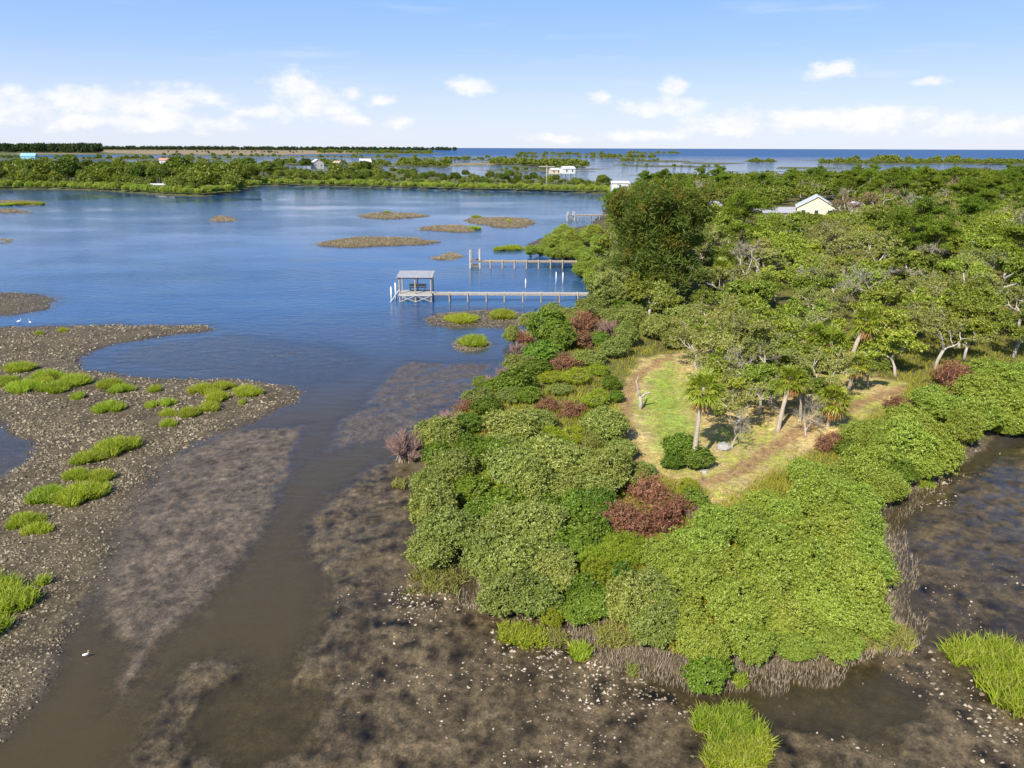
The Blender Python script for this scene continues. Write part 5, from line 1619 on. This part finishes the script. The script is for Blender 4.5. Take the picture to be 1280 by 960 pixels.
for _ in range(5000):
    px = -40 + 815 * rng.random()
    y0 = np.interp(px, NBX, NBY) - 2.2; y1 = np.interp(px, FBX, FBY)
    yb = y1 + (y0 - y1) * rng.random()
    if any(abs(a - px) < 7.0 and abs(b - yb) < 1.7 for a, b in used): continue
    p = G(px, yb, 0.6)
    hid = False
    for hx, hyy in HOUSES:
        hp = pix(np.array([hx, hyy, 2.0]))
        if abs(hp[0] - px) < 13 and -1 < yb - hp[1] < 8: hid = True
    if hid: continue
    used.append((px, yb))
    tall = 1.25 if px < 320 else 1.05 if px < 480 else 0.62
    s = (0.65 + 1.0 * rng.random() ** 2) * tall * (0.85 if yb > y0 - 3 else 1.1)
    if k < 190:
        e = empty('leafy_tree', (p[0], p[1], 0.5), rng.random() * 6.28, s)
        put('crown', FART[k % 3][0], e); put('trunk', FART[k % 3][1], e)
        e['category'] = 'tree'; e['group'] = 'trees on the far island'
        ENTRIES.append((e, 'far island tree', '', p[:2])); k += 1
    else:
        STUFFTREES.append((p[0], p[1], 0.4, s * 1.05, rng.random() * 6.28))
print('far trees', len(used))


def merged(name, lst, protos, m, label):
    mb = MB()
    for i, (x, y, z, s, a) in enumerate(lst):
        V, Q, T = protos[i % len(protos)].arrays()
        c, sn = math.cos(a), math.sin(a)
        W = V * s
        mb.add(np.c_[W[:, 0] * c - W[:, 1] * sn + x, W[:, 0] * sn + W[:, 1] * c + y, W[:, 2] + z], Q)
    tag(put(name, mb.mesh(name, M[m])), label, 'wood', None, 'stuff')


merged('far_wood', STUFFTREES, LOWT, 'oak', 'mass of tree crowns in the far part of the woods')

# low islands and far treelines
ISL = []
rng = np.random.default_rng(94)


def band(pts, n, hmin, hmax, dy=1.0):
    """crowns strewn along a photo line; size in metres"""
    a = np.array(pts, float)
    for _ in range(n):
        x = a[0, 0] + (a[-1, 0] - a[0, 0]) * rng.random()
        y = np.interp(x, a[:, 0], a[:, 1]) + rng.random() * dy
        p = G(x, y, 0.6)
        h = hmin + (hmax - hmin) * rng.random() ** 1.5
        ISL.append((p[0], p[1], 0.3, h / 5.4, rng.random() * 6.28))


band([(340, 205), (480, 207), (560, 208)], 60, 5, 10, 1.2)
band([(500, 206), (560, 207.5)], 30, 6, 12, 1.0)
band([(615, 204), (660, 206), (735, 208.5)], 90, 6, 11, 1.5)
band([(720, 197), (820, 197)], 40, 5, 12, .8)
band([(645, 193), (755, 193.6)], 40, 6, 14, .5)
band([(785, 192), (850, 192.2)], 26, 6, 14, .4)
band([(600, 213), (720, 212.6)], 14, 3, 6, 1.0)
band([(760, 207), (900, 208.6)], 16, 2, 5, 0.8)
band([(770, 201.5), (860, 201.6)], 16, 3, 7, 0.6)
band([(645, 196.4), (715, 196.4)], 16, 4, 10, 0.4)
band([(560, 200.5), (640, 200.5)], 20, 4, 8, 0.8)
band([(934, 202), (968, 202.6)], 26, 4, 8, 1.0)
band([(1022, 204), (1100, 203), (1300, 204)], 150, 5, 10, 1.8)
band([(1060, 203), (1200, 202.5)], 14, 11, 15, 1.0)
band([(1300, 204), (1500, 207)], 60, 5, 10, 2.0)
band([(395, 191), (540, 191.8)], 110, 9, 17, .6)
FAR2 = []
band([(200, 194.5), (420, 196.5), (640, 199)], 70, 4, 10, 0.8)
band([(0, 198.5), (300, 199.5)], 60, 4, 10, 0.8)
ISL_, ISL = ISL, FAR2
band([(-60, 188.6), (125, 190.2)], 420, 22, 32, 1.6)
band([(90, 187.2), (330, 187.8), (570, 188.2)], 800, 16, 28, .5)
band([(200, 189.5), (450, 190.2)], 40, 5, 9, 2.5)
ISL = ISL_
LOWI = [low_tree(760 + i, 130, 3.2, 2.3, 2.6, 1.1, 0.6, 3) for i in range(3)]
LOWP = [low_tree(770 + i, 55, 2.2, 2.7, 3.0, 1.4, 0.7, 3, -0.9) for i in range(3)]
merged('island_shrubbery', ISL, LOWI, 'farleaf', 'low bushes covering the distant islands')
merged('distant_woods', FAR2, LOWP, 'fardark', 'dark pine woods along the horizon')

# ------------------------------------------------------------------ labels for the many plants
LMN = list(LM.keys()); LMP = np.array([LM[k] for k in LMN])
LMX = {'far': ['covered far house', 'aqua house']}
FLM = {'roofed dock platform': LM['roofed dock platform'], 'aqua house': G(38, 205)[:2], 'grey far house': G(397, 214)[:2], 'utility pole': G(683, 235)[:2], 'white boat': G(513, 214)[:2], 'white far shed': G(774, 243)[:2], 'low white boathouse': G(202, 238)[:2]}
FLM.pop('roofed dock platform')
buckets = {}
for o, kw, sz, xy in ENTRIES:
    far = kw.startswith('far ')
    names = list(FLM) if far else LMN
    pos = np.array([FLM[k] for k in names]) if far else LMP
    d = np.hypot(*(pos - xy).T)
    if far:
        d = np.hypot((pos - xy)[:, 0], (pos - xy)[:, 1] * 0.5)
    j = int(np.argmin(d)); v = xy - pos[j]
    ray = pos[j] / np.linalg.norm(pos[j]); al = v @ ray; ac = v @ np.array([ray[1], -ray[0]])
    where = ('behind' if al > 0 else 'in front of') if abs(al) > abs(ac) else ('right of' if ac > 0 else 'left of')
    buckets.setdefault((sz + kw, where, names[j]), []).append((d[j], o))
for (kw, where, lm), lst in buckets.items():
    lst.sort(key=lambda t: t[0])
    for i, (_, o) in enumerate(lst):
        near = 'nearest' if i == 0 else f'{ordw(i)} nearest'
        o['label'] = f'{kw}, {near} {where} the {lm}'

# ------------------------------------------------------------------ light and sky
SUN_EL = 40.0
SUN_DIR = np.array([-0.50, -0.86])
sun_d = bpy.data.lights.new('sun', 'SUN')
sun_d.energy = 4.9; sun_d.angle = math.radians(0.5); sun_d.color = (1.0, 0.93, 0.80)
sun = bpy.data.objects.new('sun', sun_d); COL.objects.link(sun)
e = math.radians(SUN_EL)
sv = Vector((SUN_DIR[0] * math.cos(e), SUN_DIR[1] * math.cos(e), math.sin(e)))
sun.rotation_euler = sv.to_track_quat('Z', 'Y').to_euler()
sun.location = (0, 0, 80)
world = bpy.data.worlds.new('World'); scene.world = world; world.use_nodes = True
nt = world.node_tree; nt.nodes.clear()
sky = nd(nt, 'ShaderNodeTexSky', sky_type='NISHITA', sun_disc=False)
sky.sun_elevation = e
sky.sun_rotation = math.atan2(SUN_DIR[0], SUN_DIR[1])
sky.air_density = 1.0; sky.dust_density = 0.6; sky.ozone_density = 2.0; sky.altitude = 20
tcw = nd(nt, 'ShaderNodeTexCoord')
sx = nd(nt, 'ShaderNodeSeparateXYZ'); lk(nt, tcw.outputs['Generated'], sx.inputs[0])
azn = nd(nt, 'ShaderNodeMath', operation='ARCTAN2'); lk(nt, sx.outputs[0], azn.inputs[0]); lk(nt, sx.outputs[1], azn.inputs[1])
eln = nd(nt, 'ShaderNodeMath', operation='ARCSINE'); lk(nt, sx.outputs[2], eln.inputs[0])
cv = nd(nt, 'ShaderNodeCombineXYZ'); lk(nt, azn.outputs[0], cv.inputs[0]); lk(nt, eln.outputs[0], cv.inputs[1])


def azel(px, py_):
    d = np.array([(px - 640) / FPX, (480 - py_) / FPX, -1.0]) @ R3.T
    d /= np.linalg.norm(d)
    return math.atan2(d[0], d[1]), math.asin(d[2])


CLOUDS = [(35, 138, 62, 22), (140, 128, 75, 20), (215, 122, 62, 18), (170, 152, 150, 14), (372, 108, 42, 22), (395, 128, 62, 22), (440, 118, 16, 10), (325, 140, 30, 9), (435, 150, 40, 8), (495, 153, 22, 9), (482, 125, 20, 8), (590, 108, 38, 11),
          (847, 106, 24, 12), (825, 134, 58, 14), (748, 122, 20, 10), (1040, 88, 26, 13), (920, 155, 80, 16), (1000, 150, 60, 14), (1090, 152, 90, 18), (1160, 102, 24, 6), (1250, 160, 60, 13), (700, 173, 60, 7), (1100, 140, 30, 10), (930, 146, 40, 12), (800, 170, 60, 8)]
cur = None
for cx, cy, rx, ry in CLOUDS:
    a, el_ = azel(cx, cy)
    s = nd(nt, 'ShaderNodeVectorMath', operation='SUBTRACT'); lk(nt, cv.outputs[0], s.inputs[0]); s.inputs[1].default_value = (a, el_, 0)
    m_ = nd(nt, 'ShaderNodeVectorMath', operation='MULTIPLY'); lk(nt, s.outputs[0], m_.inputs[0]); m_.inputs[1].default_value = (FPX / rx * 0.95, FPX / ry * 0.95, 0)
    l_ = nd(nt, 'ShaderNodeVectorMath', operation='LENGTH'); lk(nt, m_.outputs[0], l_.inputs[0])
    if cur is None: cur = l_.outputs['Value']
    else:
        mm = nd(nt, 'ShaderNodeMath', operation='SMOOTH_MIN', n_2=0.25); lk(nt, cur, mm.inputs[0]); lk(nt, l_.outputs['Value'], mm.inputs[1]); cur = mm.outputs[0]
sc_ = nd(nt, 'ShaderNodeVectorMath', operation='MULTIPLY'); lk(nt, cv.outputs[0], sc_.inputs[0]); sc_.inputs[1].default_value = (1, 1.7, 1)
nz = nd(nt, 'ShaderNodeTexNoise', i_Scale=24.0, i_Detail=7.0, i_Roughness=0.6); lk(nt, sc_.outputs[0], nz.inputs['Vector'])
f1 = nd(nt, 'ShaderNodeMath', operation='MULTIPLY_ADD', n_1=2.0, n_2=-1.1); lk(nt, nz.outputs['Fac'], f1.inputs[0])
f2 = nd(nt, 'ShaderNodeMath', operation='SUBTRACT'); lk(nt, f1.outputs[0], f2.inputs[0]); lk(nt, cur, f2.inputs[1])
cm = nd(nt, 'ShaderNodeMapRange', interpolation_type='SMOOTHSTEP'); cm.inputs['From Min'].default_value = -1.1; cm.inputs['From Max'].default_value = -0.3
lk(nt, f2.outputs[0], cm.inputs['Value'])
# thin high streaks
st = nd(nt, 'ShaderNodeMapping'); st.inputs['Scale'].default_value = (2.0, 16.0, 1); st.inputs['Rotation'].default_value = (0, 0, 0.12)
lk(nt, cv.outputs[0], st.inputs[0])
n2 = nd(nt, 'ShaderNodeTexNoise', i_Scale=2.2, i_Detail=6.0, i_Roughness=0.6); lk(nt, st.outputs[0], n2.inputs['Vector'])
c2 = nd(nt, 'ShaderNodeMapRange', interpolation_type='SMOOTHSTEP'); c2.inputs['From Min'].default_value = 0.52; c2.inputs['From Max'].default_value = 0.8; c2.inputs['To Max'].default_value = 0.35
lk(nt, n2.outputs['Fac'], c2.inputs['Value'])
mxm = nd(nt, 'ShaderNodeMath', operation='MAXIMUM'); lk(nt, cm.outputs[0], mxm.inputs[0]); lk(nt, c2.outputs[0], mxm.inputs[1])
fac = nd(nt, 'ShaderNodeMath', operation='MULTIPLY', n_1=0.86); lk(nt, mxm.outputs[0], fac.inputs[0])
elr = nd(nt, 'ShaderNodeMath', operation='MULTIPLY', n_1=2 / PI); lk(nt, eln.outputs[0], elr.inputs[0])
air = ramp(nt, elr.outputs[0], [(0.0, (0.54, 0.58, 0.68)), (0.035, (0.43, 0.515, 0.69)), (0.075, (0.27, 0.41, 0.70)), (0.14, (0.14, 0.315, 0.71)), (0.30, (0.07, 0.20, 0.58)), (0.6, (0.05, 0.14, 0.40))])
bg0 = nd(nt, 'ShaderNodeBackground', i_Strength=0.10); lk(nt, sky.outputs[0], bg0.inputs[0])
bga = nd(nt, 'ShaderNodeBackground', i_Strength=1.0); lk(nt, air, bga.inputs[0])
mk_ = nd(nt, 'ShaderNodeMapRange'); mk_.inputs['From Min'].default_value = 0.1; mk_.inputs['From Max'].default_value = 0.6; mk_.inputs['To Min'].default_value = 0.85; mk_.inputs['To Max'].default_value = 0.3
lk(nt, elr.outputs[0], mk_.inputs['Value'])
bg1 = nd(nt, 'ShaderNodeMixShader'); lk(nt, mk_.outputs[0], bg1.inputs[0]); lk(nt, bg0.outputs[0], bg1.inputs[1]); lk(nt, bga.outputs[0], bg1.inputs[2])
bg2 = nd(nt, 'ShaderNodeBackground', i_Strength=1.0)
ccol = ramp(nt, nz.outputs['Fac'], [(0.35, (0.58, 0.60, 0.66)), (0.6, (0.70, 0.69, 0.67))]); lk(nt, ccol, bg2.inputs[0])
ms = nd(nt, 'ShaderNodeMixShader'); lk(nt, fac.outputs[0], ms.inputs[0]); lk(nt, bg1.outputs[0], ms.inputs[1]); lk(nt, bg2.outputs[0], ms.inputs[2])
wo = nd(nt, 'ShaderNodeOutputWorld'); lk(nt, ms.outputs[0], wo.inputs[0])

vs = scene.view_settings
vs.view_transform = 'Standard'; vs.look = 'None'; vs.exposure = 0.6; vs.gamma = 1.0; vs.use_curve_mapping = False
scene.render.engine = 'CYCLES'
cy_ = scene.cycles
cy_.max_bounces = 6; cy_.diffuse_bounces = 2; cy_.glossy_bounces = 3; cy_.transmission_bounces = 3; cy_.transparent_max_bounces = 8
cy_.caustics_reflective = False; cy_.caustics_refractive = False
cy_.sample_clamp_indirect = 4.0
